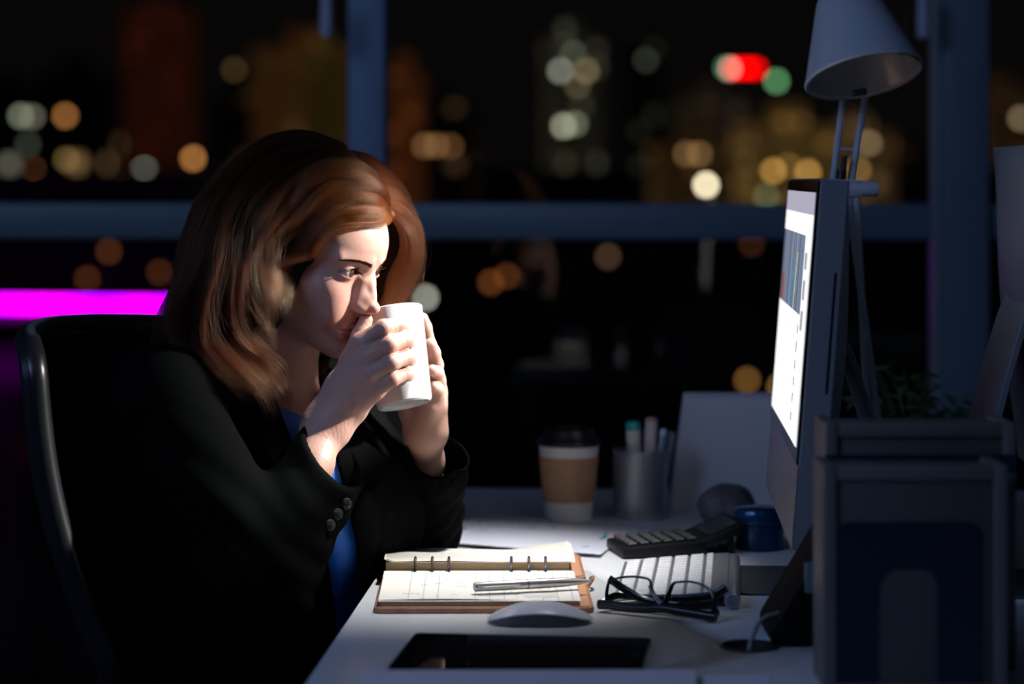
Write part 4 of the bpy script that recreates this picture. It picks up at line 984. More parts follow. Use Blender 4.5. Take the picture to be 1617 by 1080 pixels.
def f_fhand(w):
    d = None
    for i, f in enumerate(FHAND):
        rs = [[.0095, .0082, .0078, .0070], [.0100, .0088, .0082, .0076], [.0100, .0086, .0078, .0070], [.0096, .0086, .0080, .0068]][i]
        e = finger(w, f, rs); d = e if d is None else smin(d, e, .0016)
    p = None
    for i, f in enumerate(FHAND):
        wr = FWR+V3(.005*(1.5-i), .002*(i-1.5), 0)
        e = s_chain(w, [f[0], (f[0]+wr)/2+V3(-.003, 0, 0), wr], [.0105, .0150, .0175], .01); p = e if p is None else smin(p, e, .012)
    p = smin(p, s_cap(w, PP(680, 640, 2.842), FWR+V3(.000, -.008, .004), .0130, .016), .010)    # heel of the hand
    p = smin(p, s_chain(w, FTH, [.015, .012, .010, .008], .006), .010)
    d = smin(d, p, .005)
    d = smin(d, s_chain(w, [FWR, FWR+(FEL-FWR)*.3, FEL], [.0205, .025, .034], .01), .016)
    d = smax(d, -(mug_sdf(w)-.0002), .002)
    d += .00015*vn(w, 900, 6)
    return d
import time; _t = time.time()
person = thing('person', 'woman with wavy auburn hair in black blazer drinking from a white mug', 'person', (float(NKB[0]), float(NKB[1]), .46))
PT = Matrix.Translation(-person.location)
def padd(o):
    o.parent = person; o.matrix_parent_inverse = Matrix.Translation(-person.location); return o
hv, hq = build_head()
nv_, nq = surf(f_nhand, NW-V3(.09, .08, .14), NW+V3(.15, .12, .16), .0011)
fv_, fq = surf(f_fhand, FWR-V3(.08, .08, .14), FWR+V3(.07, .17, .17), .0012)
def f_limb(w):       # arms inside the sleeves, legs inside the trousers: keep the body whole
    d = s_chain(w, [PP(266, 640, 2.71), NEL, NW+(NEL-NW)*.45], [.040, .036, .027], .02)
    d = smin(d, s_chain(w, [PP(525, 630, 3.03), FEL, FWR+(FEL-FWR)*.45], [.040, .036, .026], .02), .02)
    d = smin(d, s_ell(w, PP(415, 790, 2.88), (.09, .13, .15)), .05)
    return smin(d, s_ell(w, PP(380, 960, 2.88), (.085, .12, .15)), .05)
lv, lq = surf(f_limb, V3(-.62, 2.45, .55), V3(.05, 3.2, 1.1), .006)
print('body meshed', round(time.time()-_t, 1), len(hv), len(nv_), len(fv_))
V_ = np.concatenate([hv, nv_, fv_, lv]); Q_ = np.concatenate([hq, nq+len(hv), fq+len(hv)+len(nv_), lq+len(hv)+len(nv_)+len(fv_)])
bme = np_mesh('body', V_, Q_)
# skin pigment, and the painted shade of the nostrils
p = to_head(V_); L = p.copy(); L[:, 1] = np.abs(L[:, 1])
base = np.tile(np.array([.64, .37, .29]), (len(V_), 1)); ishead = np.arange(len(V_)) < len(hv)
def mixc(m, col): global base; base = base*(1-m[:, None])+np.array(col)*m[:, None]
def gz(c, r): return np.exp(-(((L-np.array(c))/np.array(r))**2).sum(1))*ishead
mixc(.40*gz((8, 4.2, -3.0), (3, 2.2, 2.2)), (.66, .26, .20)); mixc(.35*gz((11.3, 0, -3.8), (1.2, 1.6, 1.2)), (.62, .26, .20))
up = np.minimum(s_chain(L, [(9.95, 0, -6.60), (9.85, .7, -6.55), (9.0, 2.40, -7.15)], [.36, .36, .05], .2), s_chain(L, [(9.85, 0, -7.72), (9.7, .8, -7.65), (8.95, 2.3, -7.25)], [.44, .40, .05], .2))
mixc(np.clip(1-(up-.12)/.14, 0, 1)*ishead*.8, (.42, .12, .11))
yy = L[:, 1]-EYE; t = yy/1.56; zu = .66*(1-np.abs(t+.12)**2.2)+.10*t; zl = -.46*(1-np.abs(t-.15)**2.2)+.06*t
nearlid = (L[:, 0] > 7.6)*(np.abs(t) < 1.06)*ishead
mixc(np.exp(-((L[:, 2]-zu-.03)/.07)**2)*nearlid*.85, (.05, .025, .02)); mixc(np.exp(-((L[:, 2]-zl)/.09)**2)*nearlid*.6, (.22, .09, .07))
mixc(np.exp(-((L[:, 2]-zu-.3)/.3)**2)*nearlid*.25, (.42, .22, .17))
mixc(.75*np.exp(-(s_cap(L, (10.75, .50, -4.75), (10.3, .60, -4.75), .10, .10)/.10).clip(0, 9)**2)*ishead, (.12, .03, .02))  # dark patch paints the shade of the nostril; no hole is modelled
mixc((.10*(vn(p, 5, 9) > .35)*ishead*(L[:, 2] < 0)), (.50, .26, .18))
for T_ in (NHAND, FHAND):
    for f in T_:
        for j in (0, 1): mixc(.20*np.exp(-(np.linalg.norm(V_-f[j], axis=1)/.010)**2), (.62, .25, .18))
        mixc(.35*np.exp(-(np.linalg.norm(V_-f[3], axis=1)/.009)**2), (.66, .26, .20))
mixc(.35*np.exp(-(np.linalg.norm(V_-NTH[3], axis=1)/.009)**2), (.66, .26, .20))
vcol(bme, base)
M_skin = attr_col(mat('skin', (.7, .45, .35), .46, 0, .4)); b = M_skin.node_tree.nodes['Principled BSDF']
b.inputs['Subsurface Weight'].default_value = .25; b.inputs['Subsurface Radius'].default_value = (1, .35, .18); b.inputs['Subsurface Scale'].default_value = .006
nt = M_skin.node_tree; tc = nt.nodes.new('ShaderNodeTexCoord'); nn_ = nt.nodes.new('ShaderNodeTexNoise'); nn_.inputs['Scale'].default_value = 900; nn_.inputs['Detail'].default_value = 2
bp = nt.nodes.new('ShaderNodeBump'); bp.inputs['Strength'].default_value = .12; bp.inputs['Distance'].default_value = .0006
nt.links.new(tc.outputs['Object'], nn_.inputs['Vector']); nt.links.new(nn_.outputs[0], bp.inputs['Height']); nt.links.new(bp.outputs[0], b.inputs['Normal'])
bme.materials.append(M_skin); body = bpy.data.objects.new('body', bme); COL.objects.link(body); padd(body)
# ---- eyes
def eyeball(sgn):
    c = from_head((7.62, sgn*EYE, 0)); tgt = np.array(P(1262, 470, 2.70)); g = tgt-c; g /= np.linalg.norm(g)
    g = g*.25+ (HR @ V3(1, 0, .02))*.75; g /= np.linalg.norm(g)
    n1, n2 = 48, 64; vs = []; cs = []; fs = []; R = 1.235*HS
    u = np.cross(g, [0, 0, 1]); u /= np.linalg.norm(u); v_ = np.cross(g, u)
    for i in range(n1+1):
        th = math.pi*(i/n1)**1.35
        for j in range(n2):
            ph = 2*math.pi*j/n2; rr_ = R*(1+.035*math.exp(-(th/.38)**2))
            vs.append(c+rr_*(g*math.cos(th)+(u*math.cos(ph)+v_*math.sin(ph))*math.sin(th)))
            if th < .17: k = (.006, .005, .005)
            elif th < .49: q_ = .8+.4*math.sin(ph*23)*math.sin(ph*7+th*30); k = (.10*q_, .040*q_, .016*q_)
            elif th < .55: k = (.03, .02, .015)
            else: k = (.66, .60, .58)
            cs.append(k)
    fs = [(i*n2+j, i*n2+(j+1) % n2, (i+1)*n2+(j+1) % n2, (i+1)*n2+j) for i in range(n1) for j in range(n2)]
    me = bpy.data.meshes.new('eyeball'); me.from_pydata([tuple(a) for a in vs], [], fs); me.update(); me.shade_smooth(); vcol(me, np.array(cs))
    me.materials.append(M_eye); o = bpy.data.objects.new('eyeball', me); COL.objects.link(o); padd(o)
M_eye = attr_col(mat('eye_surface', (.8, .8, .8), .07, 0, .6))
for s in (-1, 1): eyeball(s)
# ---- hair strands helper (real curves)
def strands(name, P_, R_, m):
    """P_: n*k*3 points, R_: n*k radii"""
    n_, k_ = P_.shape[:2]; c = bpy.data.hair_curves.new(name); c.add_curves([k_]*n_)
    c.attributes['position'].data.foreach_set('vector', P_.astype(np.float32).ravel())
    ra = c.attributes.get('radius') or c.attributes.new('radius', 'FLOAT', 'POINT'); ra.data.foreach_set('value', R_.astype(np.float32).ravel())
    c.materials.append(m); o = bpy.data.objects.new(name, c); COL.objects.link(o); o['kind'] = 'stuff'; padd(o); return o
def hairmat(name, col, rough=.28, rr=.45, randc=.25, ior=1.42):
    m = bpy.data.materials.new(name); m.use_nodes = True; nt = m.node_tree; nt.nodes.clear()
    h = nt.nodes.new('ShaderNodeBsdfHairPrincipled'); h.model = 'CHIANG'; h.parametrization = 'COLOR'
    h.inputs['Color'].default_value = (*col, 1); h.inputs['Roughness'].default_value = rough; h.inputs['Radial Roughness'].default_value = rr
    h.inputs['IOR'].default_value = ior
    for i_ in h.inputs:
        if i_.name == 'Random Roughness': i_.default_value = .2
    hi = nt.nodes.new('ShaderNodeHairInfo'); mr = nt.nodes.new('ShaderNodeMapRange'); mr.inputs['To Min'].default_value = 1-randc*1.6; mr.inputs['To Max'].default_value = 1+randc*1.6
    hs = nt.nodes.new('ShaderNodeHueSaturation'); hs.inputs['Color'].default_value = (*col, 1)
    nt.links.new(hi.outputs['Random'], mr.inputs[0]); nt.links.new(mr.outputs[0], hs.inputs['Value']); nt.links.new(hs.outputs[0], h.inputs['Color'])
    o = nt.nodes.new('ShaderNodeOutputMaterial'); nt.links.new(h.outputs[0], o.inputs[0]); return m
M_brow = mat('brow_hair', (.06, .026, .016), .95, 0, .0)
def surf_x(y, z, f=f_head, x0=12.5):
    """front surface of the face at head coordinates y, z"""
    xs = np.linspace(x0, 3.5, 181); w = from_head(np.stack([xs, np.full(181, y), np.full(181, z)], 1)); s = f(w); k = np.nonzero(s < 0)[0]
    return xs[k[0]] if len(k) else 6.0
TY, TZ = np.linspace(.3, 6.2, 24), np.linspace(.2, 3.0, 12)
TX = np.array([[surf_x(y, z) for z in TZ] for y in TY])
def tabx(y, z):
    a = np.clip((y-TY[0])/(TY[1]-TY[0]), 0, 22.99); b_ = np.clip((z-TZ[0])/(TZ[1]-TZ[0]), 0, 10.99); i, j = int(a), int(b_); a -= i; b_ -= j
    return TX[i, j]*(1-a)*(1-b_)+TX[i+1, j]*a*(1-b_)+TX[i, j+1]*(1-a)*b_+TX[i+1, j+1]*a*b_
PB_, RB_ = [], []
for sgn in (-1, 1):
    for i in range(520):
        t = rng.uniform(0, 1); th = (1-t)**.6*.32+.07; y = .80+4.1*t; z = 1.42+.62*math.sin(t*2.1)-.38*t*t+rng.uniform(-1, 1)*th*.5-.20*(1-t)
        dy, dz = (.75+.3*t), .55*(1-t)**1.5-.18*t+rng.normal()*.06; L_ = rng.uniform(.40, .68)
        PB_.append(from_head([[tabx(y+dy*L_*q, z+dz*L_*q)+.02+.05*math.sin(q*2.6), sgn*(y+dy*L_*q), z+dz*L_*q] for q in np.linspace(0, 1, 5)]))
        RB_.append(np.array([.00017, .00017, .00015, .0001, .00004]))
strands('eyebrows', np.array(PB_), np.array(RB_), M_brow)
PB_, RB_ = [], []
for sgn in (-1, 1):
    for i in range(46):
        t_ = -1+2*(i+.5)/46; y = EYE+1.42*t_
        z = .66*(1-abs(t_+.12)**2.2)+.10*t_; dx = math.sqrt(max(1.36**2-(1.42*t_)**2*.92-z*z, .02)); x = 7.62+dx
        ln = .62+.28*max(0, t_); out = np.array([.75, sgn*(.25*t_+.22*max(0, t_)), .10])
        pts = [[x+out[0]*ln*s, sgn*y+out[1]*ln*s, z+out[2]*ln*s+.42*ln*s*s] for s in np.linspace(0, 1, 6)]
        PB_.append(from_head(pts)); RB_.append(np.linspace(.00014, .00002, 6))
        if i % 2 == 0:
            z = -.46*(1-abs(t_-.15)**2.2)+.06*t_; dx = math.sqrt(max(1.36**2-(1.42*t_)**2*.92-z*z, .02))
            pts = [[7.62+dx+.6*ln*.5*s, sgn*(y+.1*t_*s), z-.25*ln*s+.1*s*s] for s in np.linspace(0, 1, 6)]
            PB_.append(from_head(pts)); RB_.append(np.linspace(.00008, .00001, 6))
strands('eyelashes', np.array(PB_), np.array(RB_), M_brow)
# ---- thumb and finger nails
def nail(c, nrm, tip, w_, l_):
    c = np.array(c); nrm = np.array(nrm)/np.linalg.norm(nrm); tip = np.array(tip)-np.dot(tip, nrm)*nrm; tip /= np.linalg.norm(tip); s_ = np.cross(nrm, tip)
    vs = []; fs = []; n_ = 6
    for j in range(n_+1):
        for i in range(n_+1):
            u = -1+2*i/n_; v = j/n_; ww = w_*(1-.25*(1-v)**3)*(1 if v < .8 else 1-(v-.8)*1.3)
            vs.append(tuple(c+s_*u*ww+tip*l_*(v-.3)*1.0+nrm*(.0009-.0030*u*u*(w_/.006))))
    fs = [(j*(n_+1)+i, j*(n_+1)+i+1, (j+1)*(n_+1)+i+1, (j+1)*(n_+1)+i) for j in range(n_) for i in range(n_)]
    o = MB().add(vs, fs).build('fingernail', M_nail); padd(o)
M_nail = mat('nail', (.72, .42, .36), .22)
nail(NTH[3]+V3(-.0066, -.0018, .000), (-1, -.35, .15), (.25, 0, 1), .0050, .010)
# ---------------------------------------------------------------- clothes
def proj(w): return CX+w[:, 0]/w[:, 1]*F, HY+(CH-w[:, 2])/w[:, 1]*F
def poly_sd(px, py, pts):
    """signed distance in pixels to a polygon (negative inside)"""
    pts = np.array(pts, float); n = len(pts); d = np.full(len(px), 1e9); ins = np.zeros(len(px), bool)
    for i in range(n):
        a = pts[i]; b_ = pts[(i+1) % n]; e = b_-a; wx = px-a[0]; wy = py-a[1]; t = np.clip((wx*e[0]+wy*e[1])/(e @ e), 0, 1)
        d = np.minimum(d, (wx-e[0]*t)**2+(wy-e[1]*t)**2)
        c = ((a[1] > py) != (b_[1] > py)) & (px < (b_[0]-a[0])*(py-a[1])/(b_[1]-a[1]+1e-12)+a[0]); ins ^= c
    return np.where(ins, -1, 1)*np.sqrt(d)
BY = math.radians(-38); BF = V3(math.cos(BY), math.sin(BY), 0); BR = V3(-math.sin(BY)*-1, -math.cos(BY), 0)  # facing, her right
BR = V3(math.sin(BY), -math.cos(BY), 0)
def wide(w, c, k=1.35):
    """squash the body's width so that round capsules become wide ones"""
    s = (w-c) @ BR; return w-BR*(s*(1-1/k))[:, None]
SHN, SHF = PP(262, 632, 2.70), PP(528, 612, 3.03)
TC = PP(440, 800, 2.88)
def f_torso(w):
    q = wide(w, TC)
    d = s_chain(q, [PP(362, 1160, 2.88), PP(405, 985, 2.88), PP(450, 800, 2.89), PP(425, 715, 2.89)], [.110, .104, .120, .095], .06)
    d = smin(d, s_chain(w, [SHN, PP(330, 615, 2.78), PP(410, 625, 2.88), PP(470, 615, 2.97), SHF], [.052, .058, .050, .056, .050], .03), .07)
    d = smin(d, s_ell(w, PP(505, 800, 2.80), (.055, .065, .060)), .05); d = smin(d, s_ell(w, PP(560, 790, 2.90), (.055, .06, .058)), .05)
    return d
VCUT = [(418, 560), (432, 615), (445, 655), (465, 705), (490, 775), (512, 850), (528, 950), (540, 1100), (578, 1100), (574, 950), (564, 865), (550, 800), (524, 700), (508, 640), (520, 560)]
LAP = [(444, 640), (372, 600), (388, 660), (408, 704), (432, 741), (468, 700)]
LAP2 = [(470, 712), (432, 741), (455, 800), (500, 905), (522, 930), (506, 850), (485, 775)]
LAP3 = [(545, 795), (600, 760), (596, 850), (572, 945), (560, 870)]
SLN = [SHN, NEL, PP(535, 702, 2.742)]
SLF = [SHF, FEL+V3(0, 0, .0), PP(692, 706, 2.872)]
def cutplane(w, c, n): return (w-c) @ (n/np.linalg.norm(n))
CN = PP(531, 712, 2.745); NN_ = V3(103, -30, 106)
CF = PP(690, 712, 2.872); NF_ = V3(45, -38, 92)
def folds(w, a, b, freq, amp, seed):
    ax_ = (b-a)/np.linalg.norm(b-a); t = (w-a) @ ax_; q = w-a-t[:, None]*ax_; u = np.cross(ax_, [0, 0, 1.]); u /= np.linalg.norm(u); v = np.cross(ax_, u)
    ph = np.arctan2(q @ v, q @ u); return amp*(np.sin(t*freq+2.2*np.sin(ph+seed)+seed*3)*.6+np.sin(t*freq*1.7+3*np.cos(ph*2+seed))*.4)
def f_nsleeve(w):
    d = s_chain(w, SLN[:2]+[SLN[1]+(SLN[2]-SLN[1])*1.12], [.056, .060, .0435], .025)
    env = np.exp(-(np.linalg.norm(w-SLN[1], axis=1)/.13)**2)
    d = d+folds(w, SLN[1], SLN[2], 95, .0035, 1.)*(env*.9+.25)
    d = d+folds(w, SLN[0], SLN[1], 70, .0025, 2.)*.5*env
    inner = s_chain(w, [SLN[1]+(SLN[2]-SLN[1])*.55, SLN[1]+(SLN[2]-SLN[1])*1.2], [.0430, .0395], .01)
    c = cutplane(w, CN, NN_); d = smax(d, c, .0015)
    return smax(d, -np.maximum(inner, -(c+.07)), .001)
def f_fsleeve(w):
    d = s_chain(w, SLF[:2]+[SLF[1]+(SLF[2]-SLF[1])*1.15], [.052, .054, .0385], .022)
    env = np.exp(-(np.linalg.norm(w-SLF[1], axis=1)/.12)**2)
    d = d+folds(w, SLF[1], SLF[2], 100, .0032, 4.)*(env+.2)
    inner = s_chain(w, [SLF[1]+(SLF[2]-SLF[1])*.5, SLF[1]+(SLF[2]-SLF[1])*1.25], [.041, .0365], .01)
    c = cutplane(w, CF, NF_); d = smax(d, c, .0015); d = smax(d, -np.maximum(inner, -(c+.08)), .001)
    return smax(d, DESK+.001-w[:, 2], .008)
def f_desk(w):
    u = (w-np.array(DO)) @ np.array(e1); return np.maximum(-u, np.abs(w[:, 2]-(DESK-.014))-.0155)
def f_jacket(w):
    px, py = proj(w); t = f_torso(w)
    sc_ = w[:, 1]/F
    lap = np.minimum(np.minimum(poly_sd(px, py, LAP), poly_sd(px, py, LAP2)), poly_sd(px, py, LAP3))*sc_
    front = (w-TC) @ BF > -.02
    off = .009+np.where(front, .0045*np.clip(.5-lap/.0022, 0, 1), 0)
    d = t-off+.0022*vn(w, 38, 11)
    cut = poly_sd(px, py, VCUT)*sc_; cut = np.where(((w-TC) @ BF > 0), cut, .1)
    d = smax(d, -cut, .002)
    d = smax(d, -(s_neck(w)-.004), .004)
    col = s_chain(w, [PP(345, 600, 2.80), PP(350, 575, 2.86), PP(400, 580, 2.95)], [.018, .02, .018], .01); d = smin(d, col, .012)
    d = smax(d, -f_desk(w), .004)
    return smax(d, .50-w[:, 2], .01)
def f_jk(w):
    d = f_jacket(w); d = smin(d, f_nsleeve(w), .010); d = smin(d, f_fsleeve(w), .010)
    c = cutplane(w, CN, NN_); near = np.linalg.norm(w-CN, axis=1) < .09
    return d
_t = time.time()
jv, jq = surf(f_jacket, V3(-.66, 2.55, .46), V3(-.02, 3.16, 1.2), .0035)
j2, jq2 = surf(f_nsleeve, V3(-.56, 2.5, .65), V3(-.13, 2.85, 1.08), .0021)
j3, jq3 = surf(f_fsleeve, V3(-.34, 2.85, .70), V3(.02, 3.15, 1.10), .0024)
print('jacket', round(time.time()-_t, 1), len(jv), len(j2), len(j3))
M_jack = noisy(mat('black_wool', (.003, .0036, .0036), .9, 0, .03), 700, (.0012, .0016, .0016), (.0026, .003, .003), .5, 1500)
M_jack.node_tree.nodes['Principled BSDF'].inputs['Sheen Weight'].default_value = .0
jm = np_mesh('blazer', np.concatenate([jv, j2, j3]), np.concatenate([jq, jq2+len(jv), jq3+len(jv)+len(j2)])); jm.materials.append(M_jack)
jacket = bpy.data.objects.new('blazer', jm); COL.objects.link(jacket); padd(jacket)
NECKL = [(300, 500), (425, 640), (446, 642), (478, 658), (520, 640), (600, 500)]
def f_blouse(w):
    px, py = proj(w); d = f_torso(w)-.0025+.0016*np.sin(px/w[:, 1]*.42+.006*py)*np.clip((py-740)/120, 0, 1)
    d = np.maximum(d, -(poly_sd(px, py, NECKL)*w[:, 1]/F)); d = np.maximum(d, -(poly_sd(px, py, [(200, 300), (200, 620), (420, 640), (520, 640), (700, 600), (700, 300)])*w[:, 1]/F))
    return np.maximum(np.maximum(d, -f_desk(w)), .52-w[:, 2])
bv, bq = surf(f_blouse, V3(-.66, 2.6, .5), V3(-.02, 3.12, 1.16), .0035)
M_blue_s = mat('blue_silk', (.03, .24, 1.0), .40, 0, .4)
bm_ = np_mesh('blouse', bv, bq); bm_.materials.append(M_blue_s); o = bpy.data.objects.new('blouse', bm_); COL.objects.link(o); padd(o)
# trousers and shoes (under the desk)
def f_leg(w):
    d = s_ell(w, V3(-.36, 2.88, .56), (.15, .18, .11))
    for y in (2.78, 2.98):
        d = smin(d, s_chain(w, [V3(-.34, y, .565), V3(.07, y+.02, .575), V3(.02, y+.02, .12)], [.085, .062, .045], .02), .02)
    return d
tv, tq = surf(f_leg, V3(-.56, 2.6, .05), V3(.2, 3.15, .72), .006)
tm = np_mesh('trousers', tv, tq); tm.materials.append(M_jack); o = bpy.data.objects.new('trousers', tm); COL.objects.link(o); padd(o)
for y in (2.80, 3.0):
    k = MB(); k.lathe([(.0001, 0), (.040, .002), (.044, .02), (.040, .05), (.034, .09), (.0001, .092)], Matrix.Translation((.06, y, .0)) @ Matrix.Diagonal((2.4, 1, 1, 1)) , 24, cap=False)
    padd(k.build('shoe', M_black))
# cuff buttons: carved round knots
M_btn = noisy(mat('woven_button', (.015, .015, .015), .5, 0, .3), 300, (.008, .008, .008), (.03, .03, .028), .8, 900)
def on_surface(f, px, py, d0, d1, inset=0):
    ds = np.linspace(d0, d1, 500); w = np.array([PP(px, py, a) for a in ds]); s = f(w); k = np.nonzero(s < 0)[0]
    k = k[0] if len(k) else np.argmin(s); w0 = w[k]; e = .002
    g = np.array([(f((w0+V3(*(e*np.eye(3)[i])))[None])-f((w0-V3(*(e*np.eye(3)[i])))[None]))[0] for i in range(3)]); g /= np.linalg.norm(g); return w0, g
for px, py in ((546, 795), (532, 812), (520, 829)):
    w0, g = on_surface(f_nsleeve, px, py, 2.6, 2.85)
    g = g+V3(0, -.6, 0); g /= np.linalg.norm(g)
    q_ = Matrix.Translation(w0+g*.0012) @ Vector((0, 0, 1)).rotation_difference(Vector(g)).to_matrix().to_4x4()
    k = MB(); k.lathe([(.0001, -.002), (.0058, -.002), (.0066, 0), (.0060, .0022), (.0045, .0030), (.0001, .0034)], q_, 28, cap=False)
    for a_ in range(4):
        an_ = a_*math.pi/4; k.tube([q_ @ Vector((math.cos(an_)*r_, math.sin(an_)*r_, .0034-.0018*(abs(r_)/.0058)**2)) for r_ in np.linspace(-.0058, .0058, 7)], .0008, 6)
    padd(k.build('cuff_button', M_btn))
# ---------------------------------------------------------------- hair
HAIRC = (.115, .036, .010)
M_hair = hairmat('auburn_hair', (.165, .042, .010)); M_hair2 = hairmat('shaded_brown_hair', (.040, .010, .003), .35, .5, ior=1.25)  # back strands darker than front ones: shade put into the hair colour
M_hbase = noisy(mat('hair_underlayer', (.012, .004, .002), .7, 0, .15), 60, (.006, .002, .0012), (.018, .006, .003), .5, 500, stretch=(1, 1, .15))
def f_hbase(w):
    p = to_head(w); L = p.copy(); L[:, 1] = np.abs(L[:, 1])
    d = s_ell(p, (.05, 0, 3.05), (9.2, 7.45, 8.55))
    face = s_ell(p, (10.3, 0, -2.4), (6.4, 6.6, 8.6)); low = s_ell(p, (5.2, 0, -7.5), (6.5, 9.5, 7.0))
    d = smax(d, -face, .5); d = smax(d, -low, .6)*HS
    for pts, rs in (([(420, 330, 2.80), (365, 420, 2.79), (335, 520, 2.775), (385, 585, 2.76)], [.050, .046, .040, .022]),
                    ([(470, 380, 2.775), (440, 440, 2.765), (425, 500, 2.765)], [.022, .020, .016]),
                    ([(600, 330, 2.885), (628, 380, 2.925), (612, 450, 2.935), (570, 530, 2.94), (520, 590, 2.93)], [.022, .018, .016, .018, .016]),
                    ([(400, 320, 2.88), (350, 430, 2.90), (320, 540, 2.88)], [.05, .045, .03])):
        d = smin(d, s_chain(w, [PP(*a) for a in pts], rs, .02), .015)
    return d
c = from_head((0, 0, 0)); hv2, hq2 = surf(f_hbase, c-V3(.20, .16, .20), c+V3(.19, .20, .16), .0025)
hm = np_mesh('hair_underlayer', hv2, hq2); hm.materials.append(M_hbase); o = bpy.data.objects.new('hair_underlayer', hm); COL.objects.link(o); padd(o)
K_ = 22
def guide(pts):
    c = np.array(cm([tuple(PP(*a)) for a in pts], 12)); s = np.concatenate([[0], np.cumsum(np.linalg.norm(np.diff(c, axis=0), axis=1))]); t = np.linspace(0, s[-1], K_)
    return np.stack([np.interp(t, s, c[:, i]) for i in range(3)], 1)
HC = from_head((0, 0, 1))
def f_off(w):
    p = to_head(w); e = s_ell(p, (.05, 0, 3.05), (9.2, 7.45, 8.55)); return np.minimum(f_head(w), np.where(p[:, 2] > -1, e*HS, 1.))
def sheet_hair(G, n, inn, out, wave, clumps, frizz, ends=(.78, 1.0), rad=.00013, seed=0, spread=.0, gwave=.0, gf=15.):
    """n strands over the surface spanned by neighbouring guides"""
    r = np.random.default_rng(seed); G = np.array([guide(g) for g in G]); m = len(G)-1; s = np.linspace(0, 1, K_)
    u = r.uniform(0, m, n); cl = np.floor(u*clumps); uc = (cl+.5)/clumps; i = np.minimum(u.astype(int), m-1); f = (u-i)[:, None, None]
    Pn = G[i]*(1-f)+G[i+1]*f; ic = np.minimum(uc.astype(int), m-1); fc = (uc-ic)[:, None, None]; Pc = G[ic]*(1-fc)+G[ic+1]*fc
    crs = np.random.default_rng(seed+99); cph = crs.uniform(0, 6.28, int(m*clumps)+2)[cl.astype(int)]; coff = crs.normal(size=int(m*clumps)+2)[cl.astype(int)]; cfr = crs.uniform(.8, 1.3, int(m*clumps)+2)[cl.astype(int)]
    att = (.25+.55*s**.8)[None, :, None]; Pn = Pn*(1-att)+Pc*att
    o_ = Pn-HC; o_ /= np.linalg.norm(o_, axis=2, keepdims=True)
    t_ = np.gradient(Pn, axis=1); t_ /= np.linalg.norm(t_, axis=2, keepdims=True); sd_ = np.cross(t_, o_)
    dep = (r.uniform(-inn, out, n)+coff*.003)[:, None]*(.35+.65*s)[None]
    ph = cph[:, None]; w1 = wave*np.sin(ph+s[None]*9*cfr[:, None])*s[None]; w2 = wave*.8*np.cos(ph*1.7+s[None]*8*cfr[:, None])*s[None]
    fr = frizz*(np.sin(r.uniform(0, 6.28, n)[:, None]+s[None]*r.uniform(10, 26, n)[:, None])*s[None]); lat = r.normal(size=n)[:, None]*(.0025+spread*s[None])
    gw = gwave*(s**1.1)[None]*np.sin(s[None]*gf+u[:, None]*1.1+cph[:, None]*.35); gc = gwave*.8*(s**1.1)[None]*np.cos(s[None]*gf+u[:, None]*1.1+cph[:, None]*.35)
    Pn = Pn+o_*(dep+w2+gc+coff[:, None]*.0035*s[None])[..., None]+sd_*(w1+fr+lat+gw)[..., None]
    e = r.uniform(*ends, n); idx = e[:, None]*s[None]*(K_-1); a = np.minimum(idx.astype(int), K_-2); q = (idx-a)[..., None]; row = np.arange(n)[:, None]
    Pn = Pn[row, a]*(1-q)+Pn[row, a+1]*q
    keep = (.0012+r.uniform(0, .0035, n)[:, None]+(.0048+.0042*coff.clip(-1, 2))[:, None]*np.sin(np.pi*s)[None]**.5+.0020*np.sin(cph[:, None]+s[None]*14)).clip(.001, .02).ravel()
    p_ = Pn.reshape(-1, 3)                       # keep the strands off the skin
    for _ in range(2):
        d_ = f_off(p_)-keep; bad = np.nonzero(d_ < 0)[0]
        if len(bad) == 0: break
        e_ = 1e-3; b_ = p_[bad]; g = np.stack([f_off(b_+e_*np.eye(3)[k])-f_off(b_-e_*np.eye(3)[k]) for k in range(3)], 1); g /= np.linalg.norm(g, axis=1, keepdims=True)+1e-9
        p_[bad] = b_+g*(.0006-d_[bad])[:, None]
    Pn = p_.reshape(n, K_, 3)
    R_ = rad*r.uniform(.7, 1.2, n)[:, None]*((1-.75*s**3)*np.minimum(1, .15+s*9))[None]; return Pn, R_
